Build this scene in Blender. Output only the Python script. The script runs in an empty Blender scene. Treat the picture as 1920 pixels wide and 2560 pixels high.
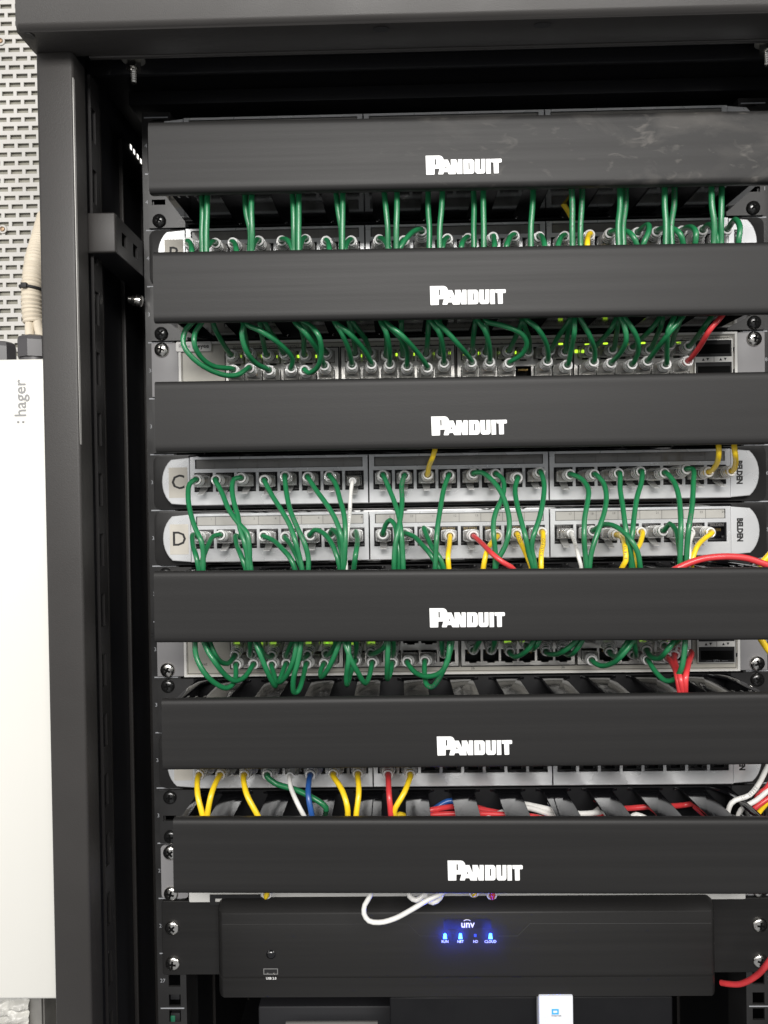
import bpy, bmesh, math, random
from mathutils import Vector, Matrix
random.seed(7)
S = 0.001                      # everything below is written in millimetres
U = 44.45
C = bpy.context.scene.collection
scene = bpy.context.scene

# ------------------------------------------------------------------ camera
CAM = Vector((-47.677, -609.816, 3.586))
PITCH, YAW, ROLL, F = -0.0123270, 0.0178251, -0.0150675, 1923.0
cp, sp, cw, sw, cr, sr = math.cos(PITCH), math.sin(PITCH), math.cos(YAW), math.sin(YAW), math.cos(ROLL), math.sin(ROLL)
r0 = Vector((cw, sw, 0)); f0 = Vector((-sw * cp, cw * cp, sp)); u0 = Vector((sw * sp, -cw * sp, cp))
RIGHT = r0 * cr + u0 * sr; UP = -r0 * sr + u0 * cr; FWD = f0
cam_data = bpy.data.cameras.new('camera'); cam = bpy.data.objects.new('camera', cam_data); C.objects.link(cam)
m3 = Matrix((RIGHT, UP, -FWD)).transposed()
cam.matrix_world = Matrix.Translation(CAM * S) @ m3.to_4x4()
cam_data.sensor_fit = 'VERTICAL'; cam_data.sensor_height = 36.0; cam_data.lens = 36.0 * F / 2560.0
cam_data.clip_start = 0.01; cam_data.clip_end = 50
scene.camera = cam

def P(u, v, Y):
    """point on the plane y=Y (mm in front of the rails is negative) seen at photo pixel u, v"""
    d = RIGHT * ((u - 960) / F) + UP * ((1280 - v) / F) + FWD
    t = (Y - CAM.y) / d.y
    return CAM + d * t

# ------------------------------------------------------------------ world and lights
world = bpy.data.worlds.new('World'); scene.world = world; world.use_nodes = True
bg = world.node_tree.nodes['Background']; bg.inputs[0].default_value = (0.97, 0.98, 1.0, 1); bg.inputs[1].default_value = 0.36
def area(name, loc, target, sx, sy, power, col=(1, .975, .94)):
    l = bpy.data.lights.new(name, 'AREA'); l.shape = 'RECTANGLE'; l.size = sx; l.size_y = sy; l.energy = power; l.color = col
    o = bpy.data.objects.new(name, l); C.objects.link(o); o.location = loc
    o.rotation_euler = (Vector(target) - Vector(loc)).to_track_quat('-Z', 'Y').to_euler(); return o
area('ceiling_lamp', (0.10, -1.95, 0.86), (0, 0, 0.0), 1.3, 0.5, 52)
area('room_lamp', (-1.0, -1.8, 0.7), (-0.15, 0, -0.1), 0.9, 0.7, 8.5)
area('right_lamp', (1.1, -0.85, 0.55), (-0.2, 0, 0.0), 0.25, 1.0, 5.5)
area('aisle_lamp', (-0.95, -0.5, 0.1), (-0.45, 0.05, -0.15), 0.25, 0.8, 1.8)
scene.view_settings.view_transform = 'Standard'; scene.view_settings.look = 'None'
scene.view_settings.exposure = 0.0; scene.view_settings.gamma = 1.0; scene.view_settings.use_curve_mapping = False

# ------------------------------------------------------------------ materials
def mat(name, col, rough=.5, metal=0.0, spec=.5, emit=None, es=0, alpha=1, noise=0, nscale=60, stretch=(1, 1, 1), rnoise=0, bump=0, bscale=400, coat=0):
    m = bpy.data.materials.new(name); m.use_nodes = True; nt = m.node_tree; b = nt.nodes['Principled BSDF']
    b.inputs['Base Color'].default_value = (*col, 1); b.inputs['Roughness'].default_value = rough
    b.inputs['Metallic'].default_value = metal; b.inputs['Specular IOR Level'].default_value = spec
    b.inputs['Alpha'].default_value = alpha; b.inputs['Coat Weight'].default_value = coat
    if emit: b.inputs['Emission Color'].default_value = (*emit, 1); b.inputs['Emission Strength'].default_value = es
    if noise or rnoise or bump:
        tc = nt.nodes.new('ShaderNodeTexCoord'); mp = nt.nodes.new('ShaderNodeMapping'); mp.inputs['Scale'].default_value = stretch
        nt.links.new(tc.outputs['Object'], mp.inputs['Vector'])
        n = nt.nodes.new('ShaderNodeTexNoise'); n.inputs['Scale'].default_value = nscale; n.inputs['Detail'].default_value = 5
        nt.links.new(mp.outputs[0], n.inputs['Vector'])
        if noise:
            r = nt.nodes.new('ShaderNodeMapRange'); r.inputs[1].default_value = .3; r.inputs[2].default_value = .7
            r.inputs[3].default_value = 1 - noise; r.inputs[4].default_value = 1 + noise
            nt.links.new(n.outputs[0], r.inputs[0])
            mx = nt.nodes.new('ShaderNodeVectorMath'); mx.operation = 'SCALE'; mx.inputs[0].default_value = col
            nt.links.new(r.outputs[0], mx.inputs['Scale']); nt.links.new(mx.outputs[0], b.inputs['Base Color'])
        if rnoise:
            r = nt.nodes.new('ShaderNodeMapRange'); r.inputs[1].default_value = .3; r.inputs[2].default_value = .7
            r.inputs[3].default_value = rough - rnoise; r.inputs[4].default_value = rough + rnoise
            nt.links.new(n.outputs[0], r.inputs[0]); nt.links.new(r.outputs[0], b.inputs['Roughness'])
        if bump:
            n2 = nt.nodes.new('ShaderNodeTexNoise'); n2.inputs['Scale'].default_value = bscale; n2.inputs['Detail'].default_value = 3
            nt.links.new(tc.outputs['Object'], n2.inputs['Vector'])
            bp = nt.nodes.new('ShaderNodeBump'); bp.inputs['Strength'].default_value = bump; bp.inputs['Distance'].default_value = .0004
            nt.links.new(n2.outputs[0], bp.inputs['Height']); nt.links.new(bp.outputs[0], b.inputs['Normal'])
    return m

M = {}
M['powder'] = mat('black_powder_coat', (.032, .0298, .0284), .44, spec=.35, noise=.10, nscale=9, rnoise=.06, bump=.25, bscale=1500)
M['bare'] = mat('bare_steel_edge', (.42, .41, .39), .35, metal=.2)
M['flange'] = mat('dark_flange_paint', (.012, .011, .011), .42, noise=.1, nscale=9)
M['inner'] = mat('black_inner_steel', (.012, .012, .014), .5, noise=.1, nscale=8)
M['cover'] = mat('charcoal_cover_plastic', (.0145, .0140, .0138), .50, spec=.28, noise=.09, nscale=11, stretch=(.25, 1, 18), rnoise=.04, bump=.10, bscale=900)
M['gloss'] = mat('glossy_black_plastic', (.006, .006, .007), .10, spec=.6)
M['backplate'] = mat('satin_black_back_plate', (.006, .006, .007), .55, spec=.2, rnoise=.1, nscale=40)
M['earblack'] = mat('satin_black_steel', (.022, .0215, .0215), .34, noise=.25, nscale=25, rnoise=.08)
M['silver'] = mat('silver_paint', (.68, .69, .70), .28, metal=.35, noise=.04, nscale=40, rnoise=.04)
M['strip'] = mat('clear_label_strip', (.19, .185, .175), .16, noise=.22, nscale=16, coat=.6)  # shadow of the cover above is put into this colour; strip_pale is unshaded
M['strip_pale'] = mat('pale_label_strip', (.46, .45, .42), .18, noise=.14, nscale=18, coat=.6)
M['ink'] = mat('black_ink', (.012, .012, .012), .6)
M['grey_ink'] = mat('grey_ink', (.12, .115, .11), .6)
M['sticker'] = mat('cream_sticker', (.56, .53, .47), .6, noise=.04)
M['jack'] = mat('black_jack_plastic', (.007, .007, .008), .35, spec=.3, rnoise=.1)
M['gold'] = mat('gold_contact', (.25, .17, .06), .3, metal=.8)
M['brass_ink'] = mat('dull_gold_ink', (.20, .15, .06), .5)
M['grey_metal'] = mat('grey_painted_metal', (.27, .265, .27), .45, noise=.05, nscale=30)
M['beige'] = mat('beige_faceplate', (.52, .50, .44), .42, noise=.03)
M['offwhite'] = mat('offwhite_trim', (.75, .74, .71), .35)
M['cage'] = mat('port_cage_metal', (.60, .59, .56), .28, metal=.6)
M['black'] = mat('matt_black', (.008, .008, .009), .6)
M['darkblack'] = mat('screw_recess', (.004, .004, .004), .8, spec=.1)
M['chrome'] = mat('zinc_screw', (.72, .70, .66), .20, metal=1.0, noise=.12, nscale=300, bump=.3, bscale=700)
M['blackscrew'] = mat('black_screw', (.016, .016, .016), .22, metal=.3, spec=.9)
M['white_ink'] = mat('white_print', (.86, .86, .85), .45)
M['paleprint'] = mat('pale_grey_print', (.35, .36, .38), .6)
def cable_mat(n, c, rough=.33): return mat(n, c, rough, noise=.10, nscale=90, coat=.15, bump=.08, bscale=300)
CM = {'green': cable_mat('green_pvc', (.014, .165, .060)), 'yellow': cable_mat('yellow_pvc', (.92, .63, .02)),
      'red': cable_mat('red_pvc', (.62, .045, .050)), 'white': cable_mat('white_pvc', (.74, .73, .70)), 'blue': cable_mat('blue_pvc', (.020, .085, .30))}
M['clear'] = mat('clear_plug_plastic', (.88, .87, .84), .08, alpha=.46, spec=1.0, noise=.15, nscale=420, coat=1)
def fresnel_alpha(m, a0, a1, blend=.35):
    nt = m.node_tree; lw = nt.nodes.new('ShaderNodeLayerWeight'); lw.inputs['Blend'].default_value = blend
    r = nt.nodes.new('ShaderNodeMapRange'); r.inputs[3].default_value = a0; r.inputs[4].default_value = a1
    nt.links.new(lw.outputs['Facing'], r.inputs[0]); nt.links.new(r.outputs[0], nt.nodes['Principled BSDF'].inputs['Alpha'])
fresnel_alpha(M['clear'], .13, .85, .45)
M['clear_rim'] = mat('clear_boot_rim', (.90, .90, .89), .08, alpha=.8, spec=.9)  # boot mouth rim, also the pale shapes that stand in for glints
M['clear_dark'] = mat('clear_latch_plastic', (.60, .60, .59), .12, alpha=.72, spec=.9)
M['led'] = mat('lit_green_led', (.3, .6, .05), .4, emit=(.55, .95, .04), es=1.5)
M['led_soft'] = mat('lit_green_led_dim', (.3, .6, .05), .4, emit=(.40, .75, .05), es=.7)
M['blue_led'] = mat('lit_blue_led', (.2, .5, 1), .4, emit=(.03, .20, 1.0), es=7)
M['blue_off'] = mat('dim_blue_led', (.03, .06, .4), .4, emit=(.04, .09, .7), es=.5)
M['wall_white'] = mat('white_perforated_sheet', (.50, .485, .46), .55, noise=.10, nscale=12)
M['backing'] = mat('beige_backing', (.26, .25, .21), .8, noise=.25, nscale=25)
M['box_white'] = mat('cream_enclosure_plastic', (.72, .71, .665), .45, noise=.015, nscale=6)
M['grey_letter'] = mat('grey_raised_letters', (.26, .26, .26), .5)
M['conduit'] = mat('beige_conduit', (.60, .53, .42), .55, noise=.05)
M['gland'] = mat('dark_gland_plastic', (.055, .052, .055), .35)
M['crumple'] = mat('crumpled_white_film', (.60, .59, .55), .35, bump=1.0, bscale=60, noise=.2, nscale=40)
M['galv'] = mat('galvanised_strut', (.30, .29, .27), .5, metal=.5, noise=.15)
M['brown'] = mat('brass_screw', (.28, .19, .12), .35, metal=.7)
M['glow'] = mat('daylight_through_vent', (1, 1, 1), .5, emit=(1, .97, .9), es=1.6)
M['green_nut'] = mat('green_plastic_clip', (.01, .12, .06), .5)
M['icon_blue'] = mat('lit_blue_icon', (.02, .18, .8), .4, emit=(.03, .25, 1), es=1.2)
M['white_gloss'] = mat('white_router_plastic', (.72, .74, .78), .3)

# dusty fingerprints and wipes on the top cover: a mark with its own shape
def dusty_cover():
    m = M['cover'].copy(); m.name = 'dusty_cover_plastic'; nt = m.node_tree; b = nt.nodes['Principled BSDF']
    src = b.inputs['Base Color'].links[0].from_socket
    tc = nt.nodes.new('ShaderNodeTexCoord')
    def nz(scale, st, lo, hi, amp, rot=0):
        mp = nt.nodes.new('ShaderNodeMapping'); mp.inputs['Scale'].default_value = st; mp.inputs['Rotation'].default_value = (0, rot, 0)
        nt.links.new(tc.outputs['Object'], mp.inputs['Vector'])
        n = nt.nodes.new('ShaderNodeTexNoise'); n.inputs['Scale'].default_value = scale; n.inputs['Detail'].default_value = 7; n.inputs['Distortion'].default_value = .8
        nt.links.new(mp.outputs[0], n.inputs['Vector'])
        r = nt.nodes.new('ShaderNodeMapRange'); r.inputs[1].default_value = lo; r.inputs[2].default_value = hi; r.inputs[3].default_value = 0; r.inputs[4].default_value = amp
        nt.links.new(n.outputs[0], r.inputs[0]); return r.outputs[0]
    a = nz(16, (1, 1, 1.6), .52, .75, .55, .5); c = nz(70, (1, 1, 2.2), .60, .78, .6, -.4)
    sep = nt.nodes.new('ShaderNodeSeparateXYZ'); nt.links.new(tc.outputs['Object'], sep.inputs[0])
    rx = nt.nodes.new('ShaderNodeMapRange'); rx.inputs[1].default_value = -.09; rx.inputs[2].default_value = .10; nt.links.new(sep.outputs[0], rx.inputs[0])
    ad = nt.nodes.new('ShaderNodeMath'); ad.operation = 'ADD'; nt.links.new(a, ad.inputs[0]); nt.links.new(c, ad.inputs[1])
    mu = nt.nodes.new('ShaderNodeMath'); mu.operation = 'MULTIPLY'; nt.links.new(ad.outputs[0], mu.inputs[0]); nt.links.new(rx.outputs[0], mu.inputs[1])
    mu.use_clamp = True
    mx = nt.nodes.new('ShaderNodeMix'); mx.data_type = 'RGBA'; nt.links.new(mu.outputs[0], mx.inputs[0]); nt.links.new(src, mx.inputs[6])
    mx.inputs[7].default_value = (.105, .097, .088, 1); nt.links.new(mx.outputs[2], b.inputs['Base Color'])
    return m
M['dusty'] = dusty_cover()

# ------------------------------------------------------------------ geometry helpers
class MB:
    def __init__(s): s.v = []; s.f = []; s.m = []; s.s = []; s.mats = []
    def mi(s, m):
        if m not in s.mats: s.mats.append(m)
        return s.mats.index(m)
    def add(s, verts, faces, m, smooth=False, xf=None):
        o = len(s.v); k = s.mi(m)
        for p in verts:
            p = Vector(p); s.v.append(tuple(xf @ p) if xf is not None else tuple(p))
        for f in faces: s.f.append([i + o for i in f]); s.m.append(k); s.s.append(smooth)
    def box(s, x0, x1, y0, y1, z0, z1, m, b=0, seg=2, xf=None):
        bm = bmesh.new(); bmesh.ops.create_cube(bm, size=1)
        for v in bm.verts: v.co = Vector(((x0 + x1) / 2 + v.co.x * (x1 - x0), (y0 + y1) / 2 + v.co.y * (y1 - y0), (z0 + z1) / 2 + v.co.z * (z1 - z0)))
        if b: bmesh.ops.bevel(bm, geom=bm.edges[:], offset=b, segments=seg, affect='EDGES', profile=.5)
        s.bm(bm, m, b > 0, xf)
    def bm(s, bm, m, smooth=False, xf=None):
        bm.verts.index_update(); s.add([v.co.copy() for v in bm.verts], [[v.index for v in f.verts] for f in bm.faces], m, smooth, xf); bm.free()
    def prism(s, pts, y0, y1, m, b=0, xf=None, axis='Y'):
        """outline in x,z extruded along y (axis Y) or outline in x,y extruded along z (axis Z)"""
        bm = bmesh.new()
        mk = (lambda p, t: (p[0], t, p[1])) if axis == 'Y' else (lambda p, t: (p[0], p[1], t))
        a = [bm.verts.new(mk(p, y0)) for p in pts]; c = [bm.verts.new(mk(p, y1)) for p in pts]; n = len(pts)
        bm.faces.new(a); top = bm.faces.new(c[::-1])
        for i in range(n): bm.faces.new((a[i], c[i], c[(i + 1) % n], a[(i + 1) % n]))
        bmesh.ops.recalc_face_normals(bm, faces=bm.faces[:])
        if b: bmesh.ops.bevel(bm, geom=list(top.edges), offset=b, segments=2, affect='EDGES', profile=.5)
        s.bm(bm, m, False, xf)
    def tube(s, pts, rad, m, n=8, caps=True):
        pts = [Vector(p) for p in pts]; k = len(pts)
        nrm = None; rings = []; vs = []
        for i, p in enumerate(pts):
            t = (pts[min(i + 1, k - 1)] - pts[max(i - 1, 0)]).normalized()
            if nrm is None:
                nrm = t.cross(Vector((0, 0, 1))) if abs(t.z) < .9 else t.cross(Vector((1, 0, 0)))
            nrm = (nrm - t * nrm.dot(t)).normalized(); bn = t.cross(nrm)
            r = rad[i] if isinstance(rad, (list, tuple)) else rad
            for j in range(n):
                a = 2 * math.pi * j / n; vs.append(p + nrm * math.cos(a) * r + bn * math.sin(a) * r)
        fs = []
        for i in range(k - 1):
            for j in range(n): fs.append((i * n + j, i * n + (j + 1) % n, (i + 1) * n + (j + 1) % n, (i + 1) * n + j))
        if caps: fs.append(tuple(range(n))[::-1]); fs.append(tuple(range((k - 1) * n, k * n)))
        s.add(vs, fs, m, True)
    def lathe(s, prof, m, n=20, xf=None, smooth=True):
        """profile (radius, y) spun about the y axis"""
        vs = []; fs = []
        for r, y in prof:
            for j in range(n): a = 2 * math.pi * j / n; vs.append((r * math.cos(a), y, r * math.sin(a)))
        for i in range(len(prof) - 1):
            for j in range(n): fs.append((i * n + j, i * n + (j + 1) % n, (i + 1) * n + (j + 1) % n, (i + 1) * n + j))
        fs.append(tuple(range(n))); fs.append(tuple(range((len(prof) - 1) * n, len(prof) * n))[::-1])
        s.add(vs, fs, m, smooth, xf)
    def holes(s, x0, x1, z0, z1, hs, yf, yb, m):
        """plate with rectangular openings hs=(x0,x1,z0,z1); yf front, yb back"""
        xs = sorted({x0, x1} | {h[0] for h in hs} | {h[1] for h in hs}); zs = sorted({z0, z1} | {h[2] for h in hs} | {h[3] for h in hs})
        xs = [x for x in xs if x0 <= x <= x1]; zs = [z for z in zs if z0 <= z <= z1]
        nx, nz = len(xs) - 1, len(zs) - 1
        def solid(i, j):
            if i < 0 or j < 0 or i >= nx or j >= nz: return False
            cx = (xs[i] + xs[i + 1]) / 2; cz = (zs[j] + zs[j + 1]) / 2
            return not any(h[0] < cx < h[1] and h[2] < cz < h[3] for h in hs)
        vs = []; fs = []
        def q(*p): o = len(vs); vs.extend(p); fs.append((o, o + 1, o + 2, o + 3))
        for i in range(nx):
            for j in range(nz):
                if not solid(i, j): continue
                a, b_, c, d = xs[i], xs[i + 1], zs[j], zs[j + 1]
                q((a, yf, c), (b_, yf, c), (b_, yf, d), (a, yf, d)); q((a, yb, c), (a, yb, d), (b_, yb, d), (b_, yb, c))
                if not solid(i - 1, j): q((a, yf, c), (a, yf, d), (a, yb, d), (a, yb, c))
                if not solid(i + 1, j): q((b_, yf, c), (b_, yb, c), (b_, yb, d), (b_, yf, d))
                if not solid(i, j - 1): q((a, yf, c), (a, yb, c), (b_, yb, c), (b_, yf, c))
                if not solid(i, j + 1): q((a, yf, d), (b_, yf, d), (b_, yb, d), (a, yb, d))
        s.add(vs, fs, m)
    def mesh(s, name):
        me = bpy.data.meshes.new(name); me.from_pydata([(a * S, b * S, c * S) for a, b, c in s.v], [], s.f)
        for m in s.mats: me.materials.append(m)
        me.polygons.foreach_set('material_index', s.m); me.polygons.foreach_set('use_smooth', s.s); me.update()
        if any(s.s): me.set_sharp_from_angle(angle=math.radians(42))
        return me
    def build(s, name, parent=None, loc=(0, 0, 0), rot=None): return obj(name, s.mesh(name), parent, loc, rot)

def obj(name, me, parent=None, loc=(0, 0, 0), rot=None):
    o = bpy.data.objects.new(name, me); C.objects.link(o); o.location = Vector(loc) * S
    if rot is not None: o.rotation_euler = rot
    if parent: o.parent = parent
    return o
def tag(o, label, cat, group=None, kind=None):
    o['label'] = label; o['category'] = cat
    if group: o['group'] = group
    if kind: o['kind'] = kind
    return o
def thing(name, label, cat, loc=(0, 0, 0), group=None, rot=None):
    return tag(obj(name, None, None, loc, rot), label, cat, group)

_tc = {}
def glyphs(s, size=3.0, bold=0.0, align='CENTER', sx=1.0, thick=.04):
    """built-in font text as (verts, faces): x along the text, z up, centred, front towards -y"""
    key = (s, size, bold, align, sx, thick)
    if key in _tc: return _tc[key]
    cu = bpy.data.curves.new('t', 'FONT'); cu.body = s; cu.size = size; cu.offset = bold; cu.extrude = thick; cu.align_x = align; cu.align_y = 'CENTER'; cu.resolution_u = 2
    o = bpy.data.objects.new('t', cu); me = bpy.data.meshes.new_from_object(o)
    r = ([(v.co.x * sx, -v.co.z, v.co.y) for v in me.vertices], [tuple(p.vertices) for p in me.polygons])
    bpy.data.objects.remove(o); bpy.data.curves.remove(cu); bpy.data.meshes.remove(me)
    _tc[key] = r; return r
def put_text(mb, s, x, y, z, size, m, bold=0, align='CENTER', rot=0, sx=1.0):
    v, f = glyphs(s, size, bold, align, sx)
    mb.add(v, f, m, xf=Matrix.Translation((x, y, z)) @ Matrix.Rotation(rot, 4, 'Y'))
def shape(loops, thick=.3):
    cu = bpy.data.curves.new('s', 'CURVE'); cu.dimensions = '2D'; cu.fill_mode = 'BOTH'; cu.extrude = thick
    for lp in loops:
        sp_ = cu.splines.new('POLY'); sp_.points.add(len(lp) - 1); sp_.use_cyclic_u = True
        for i, (x, y) in enumerate(lp): sp_.points[i].co = (x, y, 0, 1)
    o = bpy.data.objects.new('s', cu); me = bpy.data.meshes.new_from_object(o)
    r = ([(v.co.x, -v.co.z, v.co.y) for v in me.vertices], [tuple(p.vertices) for p in me.polygons])
    bpy.data.objects.remove(o); bpy.data.curves.remove(cu); bpy.data.meshes.remove(me); return r
def rrect(x0, x1, z0, z1, r, n=5, corners=(1, 1, 1, 1)):
    pts = []
    for k, (cx, cz, a0) in enumerate(((x1 - r, z0 + r, -90), (x1 - r, z1 - r, 0), (x0 + r, z1 - r, 90), (x0 + r, z0 + r, 180))):
        if corners[k]:
            for i in range(n + 1): a = math.radians(a0 + 90 * i / n); pts.append((cx + r * math.cos(a), cz + r * math.sin(a)))
        else: pts.append(((x1, z0), (x1, z1), (x0, z1), (x0, z0))[k])
    return pts
def smooth_path(pts, step=3.0):
    pts = [Vector(p) for p in pts]
    pts = [pts[0]] + [b for a, b in zip(pts, pts[1:]) if (b - a).length > .5]
    ext = [pts[0] * 2 - pts[1]] + pts + [pts[-1] * 2 - pts[-2]]; out = []
    for i in range(1, len(ext) - 2):
        p0, p1, p2, p3 = ext[i - 1:i + 3]
        def tj(t, a, b): return t + max((b - a).length, 1e-3) ** .5
        t0 = 0; t1 = tj(t0, p0, p1); t2 = tj(t1, p1, p2); t3 = tj(t2, p2, p3)
        n = max(2, int((p2 - p1).length / step))
        for k in range(n):
            t = t1 + (t2 - t1) * k / n
            A1 = p0 * ((t1 - t) / (t1 - t0)) + p1 * ((t - t0) / (t1 - t0)); A2 = p1 * ((t2 - t) / (t2 - t1)) + p2 * ((t - t1) / (t2 - t1)); A3 = p2 * ((t3 - t) / (t3 - t2)) + p3 * ((t - t2) / (t3 - t2))
            B1 = A1 * ((t2 - t) / (t2 - t0)) + A2 * ((t - t0) / (t2 - t0)); B2 = A2 * ((t3 - t) / (t3 - t1)) + A3 * ((t - t1) / (t3 - t1))
            out.append(B1 * ((t2 - t) / (t2 - t1)) + B2 * ((t - t1) / (t2 - t1)))
    out.append(pts[-1]); return out

def ztop(i): return (5 - i) * U          # height of the i-th rack unit line, 0 = line above panel A + 1

ORD = ['first', 'second', 'third', 'fourth', 'fifth', 'sixth', 'seventh', 'eighth', 'ninth', 'tenth', 'eleventh', 'twelfth', 'thirteenth', 'fourteenth', 'fifteenth',
       'sixteenth', 'seventeenth', 'eighteenth', 'nineteenth', 'twentieth', 'twenty-first', 'twenty-second', 'twenty-third', 'twenty-fourth']

# ------------------------------------------------------------------ screws (shared meshes)
def screw_mesh(body, r):
    b = MB(); b.lathe([(r, 0), (r, -.8), (r * .93, -1.7), (r * .7, -2.6), (r * .35, -3.05), (.05, -3.1)], body, 24)
    w, l = r * .13, r * .50
    for k in range(2):
        b.box(-l, l, -3.16, -2.2, -w, w, M['darkblack'], xf=Matrix.Rotation(math.radians(90 * k), 4, 'Y'))
    b.box(-w * 1.7, w * 1.7, -3.19, -2.2, -w * 1.7, w * 1.7, M['darkblack'], xf=Matrix.Rotation(math.radians(45), 4, 'Y'))
    return b.mesh('screw')
SC_CHROME = screw_mesh(M['chrome'], 5.9); SC_BLACK = screw_mesh(M['blackscrew'], 5.4)
def screw(parent, x, y, z, me): return obj('screw', me, parent, (x, y, z), (0, random.uniform(0, 1.5), 0))

# ------------------------------------------------------------------ cabinet
cab = thing('rack_cabinet', 'black steel rack cabinet frame that holds all the network equipment', 'rack cabinet', (0, 0, -720))
def cb(mb, name): return mb.build(name, cab, (0, 0, 720))
Z0, Z1 = -720, 0
YF = -85; YB = -112
pl = P(90, 130, YF); ztop_post = pl.z
xo = -297.5; xi = -272.5
for sgn in (-1, 1):
    b = MB()
    a, c = sorted((sgn * 290.4, sgn * 264.8))
    b.box(a, c, YF, YF + 22, Z0, ztop_post + 1, M['powder'], b=2.4, seg=4)
    cb(b, 'post')
    b = MB(); ex = sgn * 264.9; z_hi = ztop_post - 18     # lamp highlight on the inner edge, put in as a pale strip thinning downwards
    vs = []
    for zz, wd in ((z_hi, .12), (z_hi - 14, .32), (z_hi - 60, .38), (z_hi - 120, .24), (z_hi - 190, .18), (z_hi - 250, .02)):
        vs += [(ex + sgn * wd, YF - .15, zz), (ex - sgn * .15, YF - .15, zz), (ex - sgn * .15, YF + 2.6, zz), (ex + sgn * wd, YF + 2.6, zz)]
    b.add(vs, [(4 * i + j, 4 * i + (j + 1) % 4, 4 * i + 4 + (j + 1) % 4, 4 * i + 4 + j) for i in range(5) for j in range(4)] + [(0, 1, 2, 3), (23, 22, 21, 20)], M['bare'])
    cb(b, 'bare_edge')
    b = MB()                       # return of the post with its row of long slots
    x = sgn * 266.3
    slots = [(z, z + 24) for z in range(-700, 300, 44)]
    hs = [(-3.5, 3.5, z, e) for z, e in slots]
    mb2 = MB(); mb2.holes(-11, 5, Z0, ztop_post, hs, 0, 2.0, M['powder'])
    me = MB()
    xf = Matrix.Translation((x, YF + 22 + 11.5, 0)) @ Matrix.Rotation(math.radians(-90 if sgn < 0 else 90), 4, 'Z')
    me.add(mb2.v, mb2.f, M['flange'], xf=xf); cb(me, 'slotted_flange')
    b = MB(); a, c = sorted((sgn * 281, sgn * 278))
    b.box(a, c, YF + 30, 700, Z0, ztop_post + 30, M['inner'])
    for yy in (-13, 36, 90, 300, 500):
        a, c = sorted((sgn * 278, sgn * 274.5)); b.box(a, c, yy, yy + 3, Z0, ztop_post - 2, M['powder'], b=.8)
    cb(b, 'side_panel')
b = MB(); b.box(-281, 281, 700, 704, Z0, ztop_post + 30, M['inner']); cb(b, 'back_panel')
b = MB(); b.box(-290, 290, YF + 2, 704, Z0 - 6, Z0 - 1, M['inner']); cb(b, 'floor_panel')
# top beam with rounded lower edge and lip
zb = P(44, 72, YB).z
b = MB(); prof = [(YB, zb + 80), (YB, zb + 4), (YB + 1.2, zb + 1.4), (YB + 4, zb)]
prof += [(YF + 1, ztop_post), (YF + 8, ztop_post + 1), (YF + 8, zb + 80)]
pts = [(y, z) for y, z in prof]
bm = bmesh.new(); n = len(pts)
def sect(x, inset=0): return [bm.verts.new((x, y, z)) for y, z in pts]
A = sect(-291.5); B = sect(291.5)
bm.faces.new(A[::-1]); bm.faces.new(B)
for i in range(n): bm.faces.new((A[i], A[(i + 1) % n], B[(i + 1) % n], B[i]))
bmesh.ops.recalc_face_normals(bm, faces=bm.faces[:])
ed = [e for e in bm.edges if abs(e.verts[0].co.x - e.verts[1].co.x) < .1 and min(v.co.y for v in e.verts) < YB + .5]
bmesh.ops.bevel(bm, geom=ed, offset=2.2, segments=3, affect='EDGES')
b.bm(bm, M['powder'], True)
beam = cb(b, 'top_beam')
def beam_hole(u, v, rx, ry):
    d = RIGHT * ((u - 960) / F) + UP * ((1280 - v) / F) + FWD
    # underside slopes from (YB+4, zb) to (YF+1, ztop_post)
    s_ = (ztop_post - zb) / (YF + 1 - YB - 4)
    t = (zb - CAM.z - s_ * (YB + 4 - CAM.y)) / (d.z - s_ * d.y); p = CAM + d * t
    h = MB(); vs = [(p.x + rx * math.cos(a), p.y + ry * math.sin(a), p.z - .7 + ry * math.sin(a) * s_) for a in [2 * math.pi * k / 20 for k in range(20)]]
    vs2 = [(x, y, z + .2) for x, y, z in vs]
    h.add(vs + vs2, [tuple(range(20)), tuple(range(39, 19, -1))] + [(i, (i + 1) % 20, 20 + (i + 1) % 20, 20 + i) for i in range(20)], M['black'])
    o = cb(h, 'bolt_hole')
beam_hole(74, 88, 3.0, 3.4); beam_hole(952, 71, 5.2, 3.0); beam_hole(1356, 61, 5.8, 3.0)
# inner lip
l0 = P(192, 118, YF + 2); b = MB(); b.box(-257, 257, YF + 8.5, YF + 12, P(400, 141, YF + 9).z, ztop_post + 3, M['powder'], b=.9, seg=3); cb(b, 'door_lip')
b = MB(); zt = ztop_post + 25
b.box(-281, 281, YF + 8.2, 700, zt, zt + 3, M['inner'])
z1 = P(960, 170, -30).z; z2 = P(960, 247, 12).z
b.box(-278, 278, -30, -26, z1, zt, M['inner'], b=.8); b.box(-260, 260, 12, 40, z2, zt - 1, M['inner'], b=.8); cb(b, 'roof_panel')
for u, v in ((334, 172), (1918, 128)):
    p = P(u, v + 5, -42); b = MB()
    rot = Matrix.Translation(p) @ Matrix.Rotation(math.radians(90), 4, 'X')
    b.lathe([(8.5, 9), (8.5, 7.5)], M['galv'], 20, xf=rot); b.lathe([(5.6, 7.5), (5.6, 1)], M['chrome'], 6, xf=rot, smooth=False)
    b.lathe([(2.6, 1)] + [(2.6 if k % 2 else 2.2, 1 - k * .8) for k in range(1, 12)] + [(2, -9)], M['chrome'], 14, xf=rot); cb(b, 'hanging_bolt')
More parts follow.
